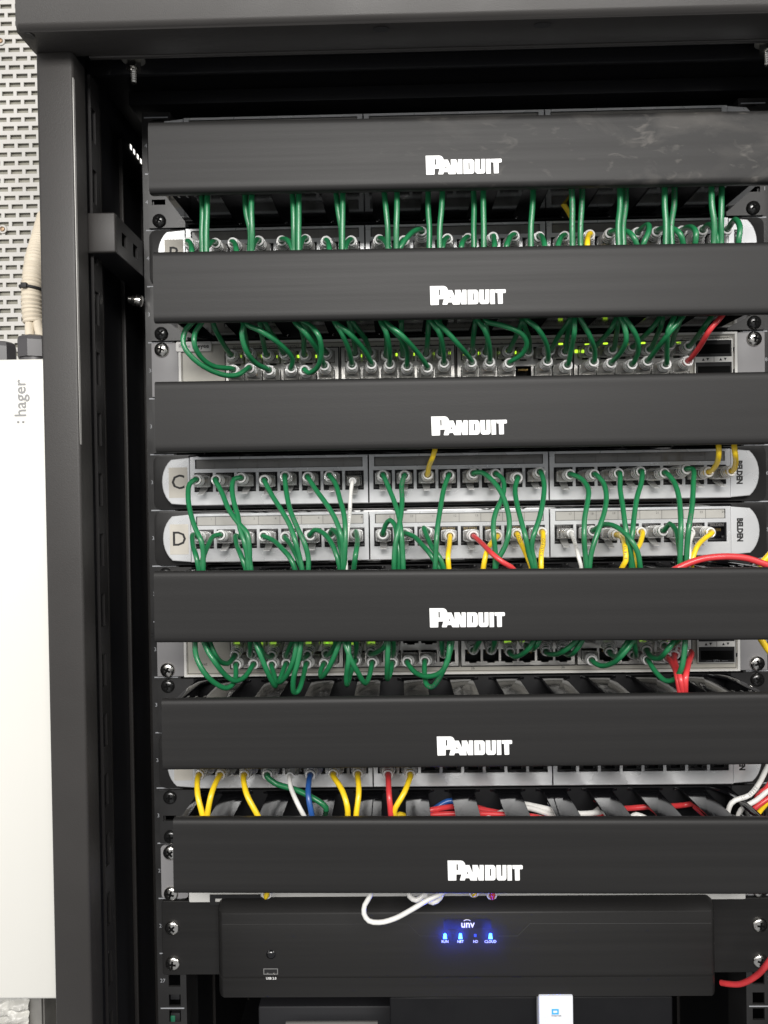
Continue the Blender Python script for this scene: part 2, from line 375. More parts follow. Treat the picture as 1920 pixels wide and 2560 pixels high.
# rails with square holes, unit lines and numbers
for sgn in (-1, 1):
    xa, xb = sorted((sgn * 246.0, sgn * 223.0)); hs = []
    for i in range(-2, 19):
        for dz in (6.35, 22.22, 38.1):
            z = ztop(i) - dz; hs.append((sgn * 232.5 - 4.75, sgn * 232.5 + 4.75, z - 4.75, z + 4.75))
    b = MB(); b.holes(xa, xb, Z0, ztop(-2) + 4, hs, 0, 2, M['earblack'])
    b.box(*sorted((sgn * 246, sgn * 244)), 2, 40, Z0, ztop(-2) + 4, M['inner'])
    b.box(*sorted((sgn * 225, sgn * 223)), 2, 34, Z0, ztop(-2) + 4, M['earblack'])
    for i in range(-2, 19): b.box(sgn * 234.5 - 9.5, sgn * 234.5 + 9.5, -.12, .2, ztop(i) - .45, ztop(i) + .45, M['paleprint'])
    for i in range(-2, 19): put_text(b, str(41 - (i + 1)), sgn * 241.9, -.1, ztop(i) - 22.2, 4.2, M['paleprint'])
    cb(b, 'mounting_rail')
for z, zc in ((ztop(14) + 10, 'k'), (ztop(14) - 8.2, 'g')):
    b = MB(); b.box(-236.2, -228.8, .6, 5, z - 3.6, z + 3.6, M['black'], b=.5)
    if zc == 'g': b.box(-236.4, -232.5, -.2, 2.5, z - 3.4, z + 2.0, M['green_nut'], b=1)
    cb(b, 'cage_nut')
# depth bracket on the left
pa = P(215, 532, -62); pb = P(289, 630, -62)
b = MB(); hs = []
zb0, zb1 = pb.z, pa.z
b.box(-267, -246.4, -62, -58, zb0, zb1, M['powder'], b=1.2, seg=3)
hh = MB(); zc = (zb0 + zb1) / 2
hh.holes(-58, 420, zb0 + .6, zb1 - .6, [(-48 + k * 24, -38 + k * 24, zc - 5, zc + 5) for k in range(15)], 0, 2, M['flange'])
b.add(hh.v, hh.f, M['flange'], xf=Matrix.Translation((-246.5, 0, 0)) @ Matrix.Rotation(math.radians(90), 4, 'Z'))
b.box(-267, -246.8, -58, 420, zb0 + .3, zb0 + 2.3, M['inner']); b.box(-267, -246.8, -58, 420, zb1 - 2.3, zb1 - .3, M['inner'])
cb(b, 'depth_bracket')
b = MB(); p = P(332, 750, -8)
b.lathe([(3.0, 3), (3.0, 0), (3.9, 0), (4.2, -3), (3.4, -3), (3.4, -4), (4.6, -4), (4.2, -7), (1, -7.6)], M['chrome'], 18, xf=Matrix.Translation(p) @ Matrix.Rotation(math.radians(90), 4, 'Z') @ Matrix.Rotation(math.radians(10), 4, 'X')); cb(b, 'side_screw')
for u, v in ((328, 368), (336, 379.5), (345, 391.5), (353, 403)):   # daylight seen through punched vents in the far panel
    lo, hi = 20.0, 120.0
    for _ in range(40):
        md = (lo + hi) / 2
        if P(u, v, md).x > -277.6: lo = md
        else: hi = md
    p = P(u, v, lo); b = MB(); b.box(-278.2, -277.6, p.y - 1.8, p.y + 1.8, p.z - 1.9, p.z + 1.9, M['glow']); cb(b, 'vent_slot')

# ------------------------------------------------------------------ patch panels
PITCH_P = 16.86
def port_x(i): return (-140, 0, 140)[i // 8] + (i % 8 - 3.5) * PITCH_P
def jack_mesh(ink):
    b = MB(); w = 7.25
    b.box(-w, w, 0, 1, -w, w, M['black'])
    b.box(-w, w, -5.2, 0, 3.6, w, M['jack'], b=.3); b.box(-w, w, -5.2, 0, -w, -5.2, M['jack'], b=.3)
    b.box(-w, -6.1, -5.1, 0, -5.2, 3.6, M['jack']); b.box(6.1, w, -5.1, 0, -5.2, 3.6, M['jack'])
    b.box(3.6, 6.1, -4.9, 0, -5.2, -3, M['jack'], b=.2); b.box(-6.1, -3.6, -4.9, 0, -5.2, -3, M['jack'], b=.2)
    for k in range(8): b.box(-3.6 + k * 1.0, -3.2 + k * 1.0, -2.5, -.5, 0.5, 2.8, M['gold'])
    put_text(b, 'BELDEN', 0, -5.28, 5.5, 2.9, ink, bold=.06)
    return b.mesh('jack')
JACK = jack_mesh(M['grey_ink']); JACK_GOLD = jack_mesh(M['brass_ink'])
def plate_mesh(r=6):
    b = MB(); b.prism(rrect(-241, 241, .6, U - .6, r), 0, -2.6, M['earblack'], b=.5)
    b.box(-212, 212, -7.5, -2.6, 1.6, U - 1.4, M['gloss'], b=1.2); return b.mesh('ear_plate')
PPLATE = plate_mesh()
def module_mesh():
    b = MB(); hs = [((i - 3.5) * PITCH_P - 7.3, (i - 3.5) * PITCH_P + 7.3, 13.9, 28.9) for i in range(8)] + [(-65.5, 65.5, 31.9, 39.3)]
    b.holes(-69.4, 69.4, 3.9, 40.8, hs, -11, -7.6, M['silver'])
    b.box(-69.7, 69.7, -10.5, -7.7, 40.8, 41.2, M['silver']); b.box(-69.7, 69.7, -10.7, -7.7, 3.4, 3.9, M['grey_metal'])
    return b.mesh('port_module')
MODULE = module_mesh()
def strip_mesh(k, pale):
    b = MB(); sm = M['strip_pale'] if pale else M['strip']
    b.prism(rrect(-65.2, 65.2, 32.1, 39.1, .8), -7.6, -9.8, sm, b=.25)
    for i in range(8):
        x = (i - 3.5) * PITCH_P
        if i: b.box(x - 8.5, x - 8.2, -9.9, -9.7, 32.3, 38.9, M['grey_ink'])
        put_text(b, str(k * 8 + i + 1), x + 5.2, -9.86, 36.9, 2.5, M['grey_ink'])
    b.box(-65.4, -64.9, -10.1, -9.2, 32.5, 38.8, M['ink']); b.box(-65, 65, -10.4, -9.9, 39.0, 39.28, M['ink']); b.box(-65, 65, -10.4, -9.9, 31.92, 32.1, M['ink'])
    return b.mesh('label_strip')
def cap_outline(sgn):
    pts = [(210, 3.6), (225.5, 3.6)]
    for k in range(0, 11): a = math.radians(-58 + 116 * k / 10); pts.append((216.5 + 15.6 * math.cos(a) + .0, 22.2 + 21.6 * math.sin(a) * .95))
    pts += [(224.5, 41), (210, 41)]
    pts = [pts[0]] + pts[2:-2] + [pts[-1]]
    return pts if sgn > 0 else [(-x, z) for x, z in pts][::-1]
def cap_mesh(sgn, text):
    b = MB(); b.prism(cap_outline(sgn), -2.7, -10.2, M['silver'], b=.7)
    if text: put_text(b, 'BELDEN', 216.6, -10.28, 22.8, 6.0, M['ink'], bold=.34, rot=math.radians(90), sx=.85)
    return b.mesh('end_cap')
CAPL = cap_mesh(-1, False); CAPR = cap_mesh(1, True)
def patch_panel(i, label, letter=None, pale=False, jacks=range(24), gold=()):
    z = ztop(i + 1) - (3.2 if i == -2 else 0); t = thing('patch_bay', label, 'patch panel', (0, -.3 if i == -2 else 0, z), 'patch panels in the rack')
    obj('ear_plate', PPLATE, t)
    for k in range(3):
        md = obj('port_module', MODULE, t, ((k - 1) * 140, 0, 0)); obj('label_strip', strip_mesh(k, pale), md)
    for j in jacks: obj('jack', JACK_GOLD if j in gold else JACK, t, (port_x(j), -5.4, 21.4))
    obj('end_cap', CAPL, t); obj('end_cap', CAPR, t)
    if letter is not None:
        b = MB(); b.box(-226.5, -211.8, -10.42, -10.25, 9.7, 33.4, M['sticker']); st = b.build('sticker', t); st['label'] = 'cream sticker' + (' printed with the letter ' + letter if letter else ' left blank')
        if letter: b = MB(); put_text(b, letter, -219.2, -10.48, 21.5, 16.0, M['ink'], bold=.10); b.build('letter', st)
    return t
patch_panel(-2, 'topmost patch panel, only its silver upper edge showing above the top black cover', jacks=())
patch_panel(0, 'silver patch panel stickered B, half hidden behind the second black cover from the top', 'B')
patch_panel(4, 'silver patch panel stickered C, full of cables, with dark smoky label strips', 'C')
patch_panel(5, 'silver patch panel stickered D, with pale label strips and its last port empty', 'D', pale=True, gold=(11, 12, 13, 14))
patch_panel(9, 'lowest silver patch panel, mostly behind a cover, ten cables in its left ports', '')

# ------------------------------------------------------------------ cable managers
def finger_mesh():
    b = MB(); w = 9.0
    out = [(-w - 5, -2.6), (-w - 2.2, -3.2), (-w - .6, -5.2), (-w, -8.5), (-w, -58), (-w - 2, -62), (-15.5, -64), (-15.5, -69.5), (15.5, -69.5), (15.5, -64), (w + 2, -62), (w, -58), (w, -8.5), (w + .6, -5.2), (w + 2.2, -3.2), (w + 5, -2.6)]
    b.prism(out[::-1], -1.1, 1.1, M['gloss'], b=.3, axis='Z')
    b.box(-15.2, 15.2, -71, -69.3, -1.8, 2.0, M['gloss'], b=.5)
    return b.mesh('finger')
FINGER = finger_mesh()
def bracket_mesh():
    b = MB(); b.holes(-241, -212, .9, U - .9, [(-238.2, -227.5, 19, 23.2)], -2.6, -.1, M['earblack']); b.holes(212, 241, .9, U - .9, [(227.5, 238.2, 19, 23.2)], -2.6, -.1, M['earblack'])
    b.box(-212, 212, -2.5, -.2, 1, U - 1, M['backplate'], b=.6)
    for s_ in (-1, 1):
        xa = s_ * 208
        # end wall: slanting D-shaped flange towards the front
        out = [(-2.6, 1.6), (-60, 4), (-70, 10), (-70, U - 10), (-60, U - 4), (-2.6, U - 1.6)]
        bm = bmesh.new(); a = [bm.verts.new((xa - 1.2, y, z)) for y, z in out]; c = [bm.verts.new((xa + 1.2, y, z)) for y, z in out]; n = len(out)
        bm.faces.new(a); bm.faces.new(c[::-1])
        for i in range(n): bm.faces.new((a[i], c[i], c[(i + 1) % n], a[(i + 1) % n]))
        bmesh.ops.recalc_face_normals(bm, faces=bm.faces[:]); b.bm(bm, M['gloss'])
        for z in (2.2, U - 2.2):
            x1, x2 = sorted((s_ * 197, s_ * 209)); b.prism([(x1, -2.6), (x2, -2.6), (x2, -66), (x2 - (4 if s_ > 0 else -4) * 0 - 0, -68), (x1 if s_ < 0 else x2 - 5, -68), (x1 if s_ > 0 else x1, -2.8)] if False else [(s_ * 209, -2.6), (s_ * 209, -68), (s_ * 204.5, -68), (s_ * 203, -16), (s_ * 199, -8), (s_ * 192, -2.6)][::s_], z - 1, z + 1, M['gloss'], axis='Z', b=.3)
        for k in range(3):
            for z in (1.0, U - 2.4): b.box(s_ * (188 + k * 6) - .9, s_ * (188 + k * 6) + .9, -66, -60, z, z + 2.2, M['gloss'], b=.3)
    return b.mesh('bracket')
BRACKET = bracket_mesh()
def panduit():
    k = .1447 / 3.63
    P_ = [(170, 155), (400, 150), (425, 154), (446, 165), (463, 182), (475, 205), (480, 240), (480, 320), (470, 345), (452, 363), (425, 373), (322, 377), (320, 470), (312, 475), (186, 480), (178, 472)]
    L = [([P_, [(325, 210), (348, 210), (350, 308), (327, 310)]], 0),
         ([[(455, 222), (550, 220), (660, 467), (565, 468), (545, 430), (482, 432), (465, 470), (388, 472), (383, 462)], [(515, 322), (532, 362), (500, 364)]], .06),
         ([[(600, 218), (692, 215), (724, 300), (724, 214), (790, 212), (798, 220), (797, 462), (708, 464), (676, 380), (682, 466), (650, 466), (605, 345)]], .12),
         ([[(818, 213), (965, 210), (990, 226), (1003, 255), (1003, 415), (992, 444), (965, 457), (818, 461)], [(902, 270), (922, 270), (925, 385), (904, 388)]], 0),
         ([[(1015, 210), (1095, 208), (1098, 380), (1109, 388), (1120, 380), (1120, 206), (1190, 205), (1190, 415), (1180, 437), (1160, 452), (1055, 456), (1030, 442), (1017, 410)]], .06),
         ([[(1205, 205), (1282, 203), (1285, 452), (1208, 455)]], 0),
         ([[(1290, 204), (1460, 198), (1472, 210), (1472, 252), (1460, 262), (1418, 265), (1420, 440), (1410, 447), (1345, 450), (1338, 440), (1333, 262), (1297, 262)]], .06)]
    b = MB()
    for loops, off in L:
        v, f = shape([[((x - 820) * k, -(y + .023 * (x - 820) - 330) * k) for x, y in lp] for lp in loops], .25)
        b.add(v, f, M['white_ink'], xf=Matrix.Translation((0, -off, 0)))
    return b.mesh('lettering')
LOGO = panduit()
def cover_mesh(m):
    h = 24.6; prof = [(-70, -h + 1.2), (-74.5, -h + .2), (-77.2, -h + .3), (-78.6, -h + 1.6), (-79.0, -h + 4)]
    prof += [(-79.0 - .10 * (1 - (k / 4.0) ** 2), (h - 6) * k / 4.0) for k in range(-4, 5)]
    prof += [(-79.0, h - 4), (-78.6, h - 1.6), (-77.2, h - .3), (-74.5, h - .2), (-70, h - 1.2)]
    inn = [(y + 2.0 if y < -76 else y, z * .955) for y, z in prof][::-1]
    ring = prof + inn; n = len(ring); xs = [-216, 216]
    b = MB(); vs = [(x, y, z) for x in xs for y, z in ring]
    fs = [(i, n + i, n + (i + 1) % n, (i + 1) % n) for i in range(n)]
    k = len(prof)
    for s_ in (0, 1):
        for i in range(k - 1):
            q = (s_ * n + i, s_ * n + i + 1, s_ * n + n - 2 - i, s_ * n + n - 1 - i); fs.append(q if s_ else q[::-1])
    b.add(vs, fs, m, True); return b.mesh('cover')
COVER = cover_mesh(M['cover']); COVER_D = cover_mesh(M['dusty'])
# left edge px, top-left y, bottom-left y, y of top at u=1900, y of bottom at u=1900, logo centre y
COV = [(0 - 1, (371, 303, 482), (272.5, 455.5), 415), (1, (383, 628, 806), (600, 787), 741), (3, (387.5, 953, 1132), (927.5, 1110.5), 1067),
       (6, (385.5, 1428, 1608), (1420, 1600), 1547), (8, (405, 1749, 1927), (1733, 1913.5), 1867), (10, (433, 2048.5, 2236), (2050, 2238), 2179)]
names = ['topmost black cable manager, its cover smeared with pale dust', 'black cable manager second from the top, between panel B and the upper switch',
         'black cable manager third from the top, directly above panel C', 'black cable manager fourth from the top, just under panel D',
         'black cable manager fifth from the top, below the lower switch', 'lowest black cable manager, its cover hanging low over a white switch']
for k, ((i, (lx, ty, by), (ty2, by2), ly), lab) in enumerate(zip(COV, names)):
    z = ztop(i + 1); t = thing('cable_manager', lab, 'cable manager', (0, 0, z), 'horizontal cable managers with covers')
    obj('bracket', BRACKET, t)
    for q in range(11):
        obj('finger', FINGER, t, ((q - 5) * 36, 0, U - 3.0)); obj('finger', FINGER, t, ((q - 5) * 36, 0, 3.0))
    for sx_ in (-1, 1):
        for dz in (6.35, 38.1): screw(t, sx_ * 232.5, -2.6, dz, SC_BLACK)
    a = P(lx, (ty + by) / 2, -79); c = P(1900, (ty2 + by2) / 2, -79); ang = math.atan2(c.z - a.z, c.x - a.x)
    hh_ = (P(lx, ty, -79) - P(lx, by, -79)).length
    cx, cz = a.x + 216 * math.cos(ang), a.z + 216 * math.sin(ang)
    cv = obj('cover', COVER_D if k == 0 else COVER, t, (cx, 0, cz - z), (0, -ang, 0)); cv.scale = (1, 1, hh_ / 49.0)
    zl = P(1165, ly, -79).z
    lz = zl - (cz + (P(1165, ly, -79).x - cx) * math.tan(ang))
    obj('lettering', LOGO, cv, (1.0, -79.2, (lz - .3) / cv.scale.z))

# ------------------------------------------------------------------ network switches
PX = [(-137.2 + 91.3 * (c // 6)) + (c % 6 - 2.5) * 14.2 for c in range(24)]
ZT, ZBt = 29.6, 14.6
def port_mesh():
    b = MB(); b.box(-6.2, 6.2, 9.4, 10.6, -5.4, 5.4, M['black'])
    for (x0, x1, z0, z1) in ((-6.18, -5.9, -5.4, 5.4), (5.9, 6.18, -5.4, 5.4), (-5.9, 5.9, 5.1, 5.38), (-5.9, 5.9, -5.38, -5.1)): b.box(x0, x1, -1.4, 9.4, z0, z1, M['jack'])
    for k in range(8): b.box(-3.6 + k * 1.0, -3.25 + k * 1.0, -1, 6, 2.0, 3.6, M['gold'])
    b.box(-6.2, -2.9, -2.4, .2, -5.4, -4.2, M['cage']); b.box(2.9, 6.2, -2.4, .2, -5.4, -4.2, M['cage']); return b.mesh('port')
PORT = port_mesh()
def block_mesh():
    b = MB(); hs = []
    for c in range(6):
        x = (c - 2.5) * 14.2
        hs += [(x - 6.2, x + 6.2, ZT - 5.4, ZT + 5.4), (x - 6.2, x + 6.2, ZBt - 5.4, ZBt + 5.4)]
    b.holes(-44.4, 44.4, 7.2, 37.2, hs, -3.2, 9.5, M['cage'])
    for x in (-44.9, 44.9): b.box(x - .35, x + .35, -3.4, -1, 6.6, 37.8, M['ink'])
    for z in (6.8, 37.6): b.box(-44.9, 44.9, -3.4, -1, z - .3, z + .3, M['ink'])
    return b.mesh('port_block')
BLOCK = block_mesh()
def net_switch(i, label, upper):
    z = ztop(i + 1); t = thing('network_switch', label, 'network switch', (0, 0, z), 'forty eight port switches')
    b = MB(); b.box(-219, 219, 14, 300, .8, U - .8, M['grey_metal'], b=.4); b.build('chassis', t)
    b = MB()
    b.holes(-217.6, 217.6, 1.6, U - 1.8, [(-137.2 + 91.3 * k_ - 44.4, -137.2 + 91.3 * k_ + 44.4, 7.2, 37.2) for k_ in range(4)], -2.0, -1.02, M['beige'])
    b.holes(-219.2, 219.2, .6, U - .6, [(-217.2, 217.2, 2.2, U - 2.2)], -3.2, -1.04, M['offwhite']); 
    b.holes(-216.6, 216.6, 2.8, U - 2.8, [(-216.1, 216.1, 3.3, U - 3.3)], -2.1, -1.9, M['grey_ink']); fp = b.build('faceplate', t)
    for s_ in (-1, 1):
        b = MB(); xa, xb = sorted((s_ * 219.4, s_ * 241)); b.box(xa, xb, -2.4, -.3, .9, U - .9, M['grey_metal'], b=.7)
        b.lathe([(1.5, 0), (1.5, -.2)], M['darkblack'], 14, xf=Matrix.Translation((s_ * 231.5, -2.35, 8.5 if upper else 37)))
        b.build('ear', t)
        screw(t, s_ * 232.5, -2.4, 38.1 if upper else 6.35, SC_CHROME)
    for k in range(4):
        bl = obj('port_block', BLOCK, t, (-137.2 + 91.3 * k, 0, 0))
        for c in range(6):
            for zz in (ZT, ZBt): obj('port', PORT, bl, ((c - 2.5) * 14.2, -1.2, zz))
    b = MB(); b.box(186, 214.5, -4.4, -2, 7.6, 37.8, M['black'], b=.3); b.holes(185.5, 215, 7.2, 38.2, [(186.3, 214.2, 8, 37.4)], -4.6, -2.2, M['cage'])
    b.box(186.2, 214.3, -4.9, -4.3, 20.2, 24.4, M['offwhite']); b.box(200.2, 200.5, -5.0, -4.8, 20.2, 24.4, M['grey_ink'])
    for x in (192, 195.5, 205.5, 209): 
        up = x in (192, 205.5); b.prism([(x - 1.1, 21.3), (x + 1.1, 21.3), (x, 23.4)] if up else [(x - 1.1, 23.4), (x, 21.3), (x + 1.1, 23.4)], -4.8, -5.0, M['ink'])
    for zz in (13.5, 30.5): b.box(188, 213, -4.6, -4.2, zz - 3.6, zz + 3.6, M['darkblack'], b=.15); b.box(213.6, 218.2 - 1.5, -3.9, -2.2, zz - 1.6, zz + 1.2, M['black'])
    put_text(b, '└ SFP+ ┘' if False else 'SFP+', 200.4, -4.5, 9.0, 2.6, M['paleprint']); b.box(192, 196.5, -4.5, -4.35, 8.9, 9.1, M['paleprint']); b.box(204.3, 209, -4.5, -4.35, 8.9, 9.1, M['paleprint'])
    b.build('uplink_cage', t)
    b = MB(); T = lambda s_, x, zz, sz, al='CENTER': put_text(b, s_, x, -2.06, zz, sz, M['grey_ink'], align=al, bold=.02)
    if upper:
        T('Green=1000/100/10M Yellow=Link Flashing=ACT', -176, 40.4 - 1.0, 2.6, 'LEFT'); T('RG-NBS5200-48GT4XS', 92, 39.6, 4.2, 'LEFT'); T('Green=10G Yellow=Link Flashing=ACT', 216, 39.6, 2.4, 'RIGHT')
        for c in range(24):
            T('%d' % (2 * c + 1), PX[c] - 2.6, 38.35 - .0, 1.9); T('%d' % (2 * c + 2), PX[c] + 4.2, 38.35, 1.9)
    else:
        T('Reset', -209, 10.5, 3.6, 'LEFT'); T('26', PX[12], 4.9, 3.0); T('36', PX[17], 4.9, 3.0)
    b.holes(214.9, 216.6 + .0, 26, 30, [(215.2, 216.3, 26.5, 29.5)], -2.3, -2.0, M['grey_ink']); b.build('printing', fp)
    return t
sw1 = net_switch(2, 'upper grey network switch with an angled maker badge, above the third cover', True)
sw2 = net_switch(7, 'lower grey network switch with looping green cables and four empty ports on show', False)
b = MB(); b.prism(rrect(-221, -192.5, 36.0, 44.0, 1.6), -2.2, -4.2, M['offwhite'], b=.4); bd = b.build('badge', sw1)
b = MB(); put_text(b, 'Reyee', -200.5, -4.28, 40.2, 4.8, M['ink'], bold=.10); put_text(b, 'Ruijie', -214.0, -4.28, 40.2, 4.2, M['grey_letter'], bold=.02)
b.box(-207.6, -207.0, -4.3, -4.1, 38.4, 42, M['ink']); b.box(-206.6, -206.1, -4.3, -4.1, 38.4, 42, M['ink']); b.build('lettering', bd)
# status lights above the port columns
def led(sw, i, u, v, w=1.9, h=2.2, m='led'):
    p = P(u, v, -4); b = MB(); b.box(-w / 2, w / 2, -3.9, -2.6, -h / 2, h / 2, M[m], b=.25); b.build('led', sw, (p.x, 0, p.z - ztop(i + 1)))
g7 = lambda x, y: (380 + .3376 * x, 800 + .3376 * y); ff = lambda x, y: (900 + .3134 * x, 800 + .3134 * y); hh3 = lambda x, y: (1360 + .3376 * x, 780 + .3376 * y)
for q in ((1082, 268), (1210, 268), (930, 270), (665, 268), (815, 266), (1545, 264)): led(sw1, 2, *g7(*q))
for q in ((290, 275), (428, 272), (600, 268), (714, 262), (830, 268), (952, 263), (1108, 262), (1246, 258)): led(sw1, 2, *ff(*q), w=1.5)
for q in ((240, 290), (288, 290)): led(sw1, 2, *hh3(*q), w=2.2, h=2.4)
for q in ((125, 235), (320, 240), (457, 232), (612, 235), (735, 228), (1000, 228)): led(sw1, 2, *hh3(*q), w=3.4, h=1.3)
k1 = lambda x, y: (420 + .2411 * x, 1590 + .2411 * y); k2 = lambda x, y: (800 + .2411 * x, 1590 + .2411 * y); k3 = lambda x, y: (1180 + .2411 * x, 1590 + .2411 * y); k4 = lambda x, y: (1520 + .2411 * x, 1590 + .2411 * y)
for fn, L in ((k1, ((705, 75), (980, 78), (1085, 75), (1450, 72), (1630, 72))), (k2, ((95, 72), (335, 80), (535, 70))), (k3, ((370, 62), (540, 62), (1405, 58))), (k4, ((365, 55), (590, 62)))):
    for q in L: led(sw2, 7, *fn(*q), w=5.5, h=1.6, m='led_soft')

# white switch behind the lowest cover
t = thing('network_switch', 'white faced switch almost hidden behind the lowest cover, bright lower edge showing', 'network switch', (0, 0, ztop(12)))
b = MB(); b.box(-219, 219, -2, 260, .8, U - .8, M['grey_metal']); b.build('chassis', t)
b = MB(); b.box(-217, 219, -10, -2.1, 1.4, U - 2, M['offwhite'], b=1.2); b.build('faceplate', t)
b = MB(); b.holes(-200, -160, .2, 8, [(-196, -182, 2.2, 5.2), (-177, -163, 2.2, 5.2)], -11.2, -10.1, M['black']); b.build('port_block', t)
for s_ in (-1, 1):
    b = MB(); xa, xb = sorted((s_ * 219.4, s_ * 241)); b.prism(rrect(xa, xb, .9, U - .9, 3), -.3, -2.4, M['grey_metal'], b=.4); b.build('ear', t)
    for dz in (5.2, 38.1): screw(t, s_ * 233.0, -2.4, dz, SC_CHROME)

# ------------------------------------------------------------------ video recorder
zb_ = ztop(14); t = thing('video_recorder', 'black two unit video recorder with three blue lights lit on its front', 'video recorder', (0, 0, zb_))
YD = -24
fl = P(556, 2283, YD); fr = P(1778, 2278, YD); fb = P(600, 2500, YD)
dx0, dx1, dz1, dz0 = fl.x, fr.x, (fl.z + fr.z) / 2 - zb_, fb.z - zb_
top_b = P(600, 2250, -8).z - zb_
b = MB(); prof = [(-2, dz0 + 1), (YD + 3, dz0), (YD, dz0 + 2), (YD, dz0 + 16.8), (YD + .9, dz0 + 17.1), (YD + .9, dz0 + 18.1), (YD, dz0 + 18.4), (YD, dz1 - 1), (YD + .8, dz1 + .2), (-12, dz1 + 5), (-2, dz1 + 7)]
bm = bmesh.new()
def ring(x, s_): return [bm.verts.new((x, min(-2, y + s_) if y > -20 or s_ == 0 else y + s_, z)) for y, z in prof]
secs = [ring(dx0 - 6.0, 14), ring(dx0 - 5.0, 7), ring(dx0 - 2.5, 2.2), ring(dx0, 0), ring(dx1, 0), ring(dx1 + 2.5, 2.2), ring(dx1 + 5, 7), ring(dx1 + 6.5, 14)]
for A, B in zip(secs, secs[1:]):
    for i in range(len(prof) - 1): bm.faces.new((A[i], B[i], B[i + 1], A[i + 1]))
bmesh.ops.recalc_face_normals(bm, faces=bm.faces[:]); b.bm(bm, M['cover'], True); fpn = b.build('front_panel', t)
b = MB(); b.box(dx0 - 6, dx1 + 6, -3, 280, dz0 + 1, dz1 + 7, M['inner']); b.build('body', t)
for s_ in (-1, 1):
    b = MB(); xa, xb = (-241, dx0 - 5) if s_ < 0 else (dx1 + 5.5, 241); z1_ = 2 * U - 1
    b.prism(rrect(xa, xb, dz0 + 6.5, z1_, 2), 0, -2.6, M['cover'], b=.5); b.build('ear', t)
    for zz in (2 * U - 22.2, U - 6.35): screw(t, s_ * 232.5, -2.6, zz, SC_CHROME)
def dp(u, v): p = P(u, v, YD); return p.x, p.z - zb_
x0, zz1 = dp(1109, 2297); x1, zz0 = dp(1228, 2322)
b = MB(); o_ = rrect(x0, x1, zz0, zz1, 1.0); b.prism(o_, YD + .2, YD - .18, M['ink']); b.prism(rrect(x0 + .35, x1 - .35, zz0 + .35, zz1 - .35, .8), YD + .2, YD - .26, M['cover']); lg = b.build('badge', fpn)
cx_, cz_ = dp(1169, 2311); b = MB()
put_text(b, 'unv', cx_, YD - .32, cz_ + .1, 7.6, M['white_ink'], bold=.16, sx=.95)
arc = [(cx_ - .4 + 3.0 * math.cos(math.radians(a)), YD - .3, cz_ + 1.9 + 2.2 * math.sin(math.radians(a)) - .3) for a in range(35, 150, 10)]
b.tube(arc, .28, M['white_ink'], 6); b.build('lettering', lg)
for u, v, w_, m_ in ((1112.5, 2340, 'RUN', 'blue_led'), (1151, 2340, 'NET', 'blue_led'), (1188, 2338.5, 'HD', 'blue_off'), (1226, 2340, 'CLOUD', 'blue_led')):
    x, z = dp(u, v); b = MB()
    if m_ == 'blue_led':
        b.prism([(x - 1.45, z - 1.8), (x + 1.45, z - 1.8), (x + 1.1, z + 1.6), (x + .6, z + 2.1), (x - .6, z + 2.1), (x - 1.1, z + 1.6)], YD + .3, YD - 1.1, M[m_], b=.3)
    else: b.prism(rrect(x - .9, x + .9, z - 1.1, z + 1.1, .4), YD + .3, YD - .15, M[m_])
    b.build('indicator_light', fpn)
    if m_ == 'blue_led':
        gl = bpy.data.lights.new('led_glow', 'POINT'); gl.energy = .02; gl.color = (.02, .06, 1); gl.shadow_soft_size = .001
        go = bpy.data.objects.new('led_glow', gl); C.objects.link(go); go.parent = fpn; go.location = Vector((x, YD - 7, z)) * S
    b = MB(); x, z = dp(u if w_ != 'HD' else 1189, 2354); put_text(b, w_, x, YD - .06, z, 2.9, M['white_ink'], bold=.02, sx=.9); b.build('printing', fpn)
x, z = dp(677, 2386); b = MB(); b.lathe([(3.5, .2), (3.5, -.4), (3.2, -.7), (2.5, -1.4), (1, -1.9), (.05, -2)], M['gloss'], 24, xf=Matrix.Translation((x, YD, z))); b.build('infrared_window', fpn)
x, z = dp(677, 2428); b = MB(); b.prism(rrect(x - 6.2, x + 6.2, z - 2.8, z + 2.8, .6), YD + .2, YD - .2, M['black'])
b.holes(x - 5.6, x + 5.6, z - 2.3, z + 2.3, [(x - 5.0, x + 5.0, z - 1.7, z + 1.8)], YD - .5, YD - .15, M['chrome']); b.box(x - 3, x - 1.9, YD - .35, YD - .1, z - 1.6, z - 1.1, M['chrome']); b.box(x + 1.9, x + 3, YD - .35, YD - .1, z - 1.6, z - 1.1, M['chrome']); b.build('usb_socket', fpn)
b = MB(); x, z = dp(678, 2446); put_text(b, 'USB 2.0', x, YD - .06, z, 2.5, M['white_ink'], bold=.03); b.build('printing', fpn)
# shallow engraved line running into the middle recess
b = MB(); pts_ = [dp(1778, 2308), dp(1325, 2309), dp(1294, 2340), dp(1246, 2340)]
b.tube([(x, YD - .02, z) for x, z in pts_], .24, M['ink'], 6)
pts_ = [dp(556, 2311), dp(1020, 2310), dp(1050, 2340), dp(1095, 2340)]; b.tube([(x, YD - .02, z) for x, z in pts_], .14, M['ink'], 6); b.build('engraved_line', fpn)

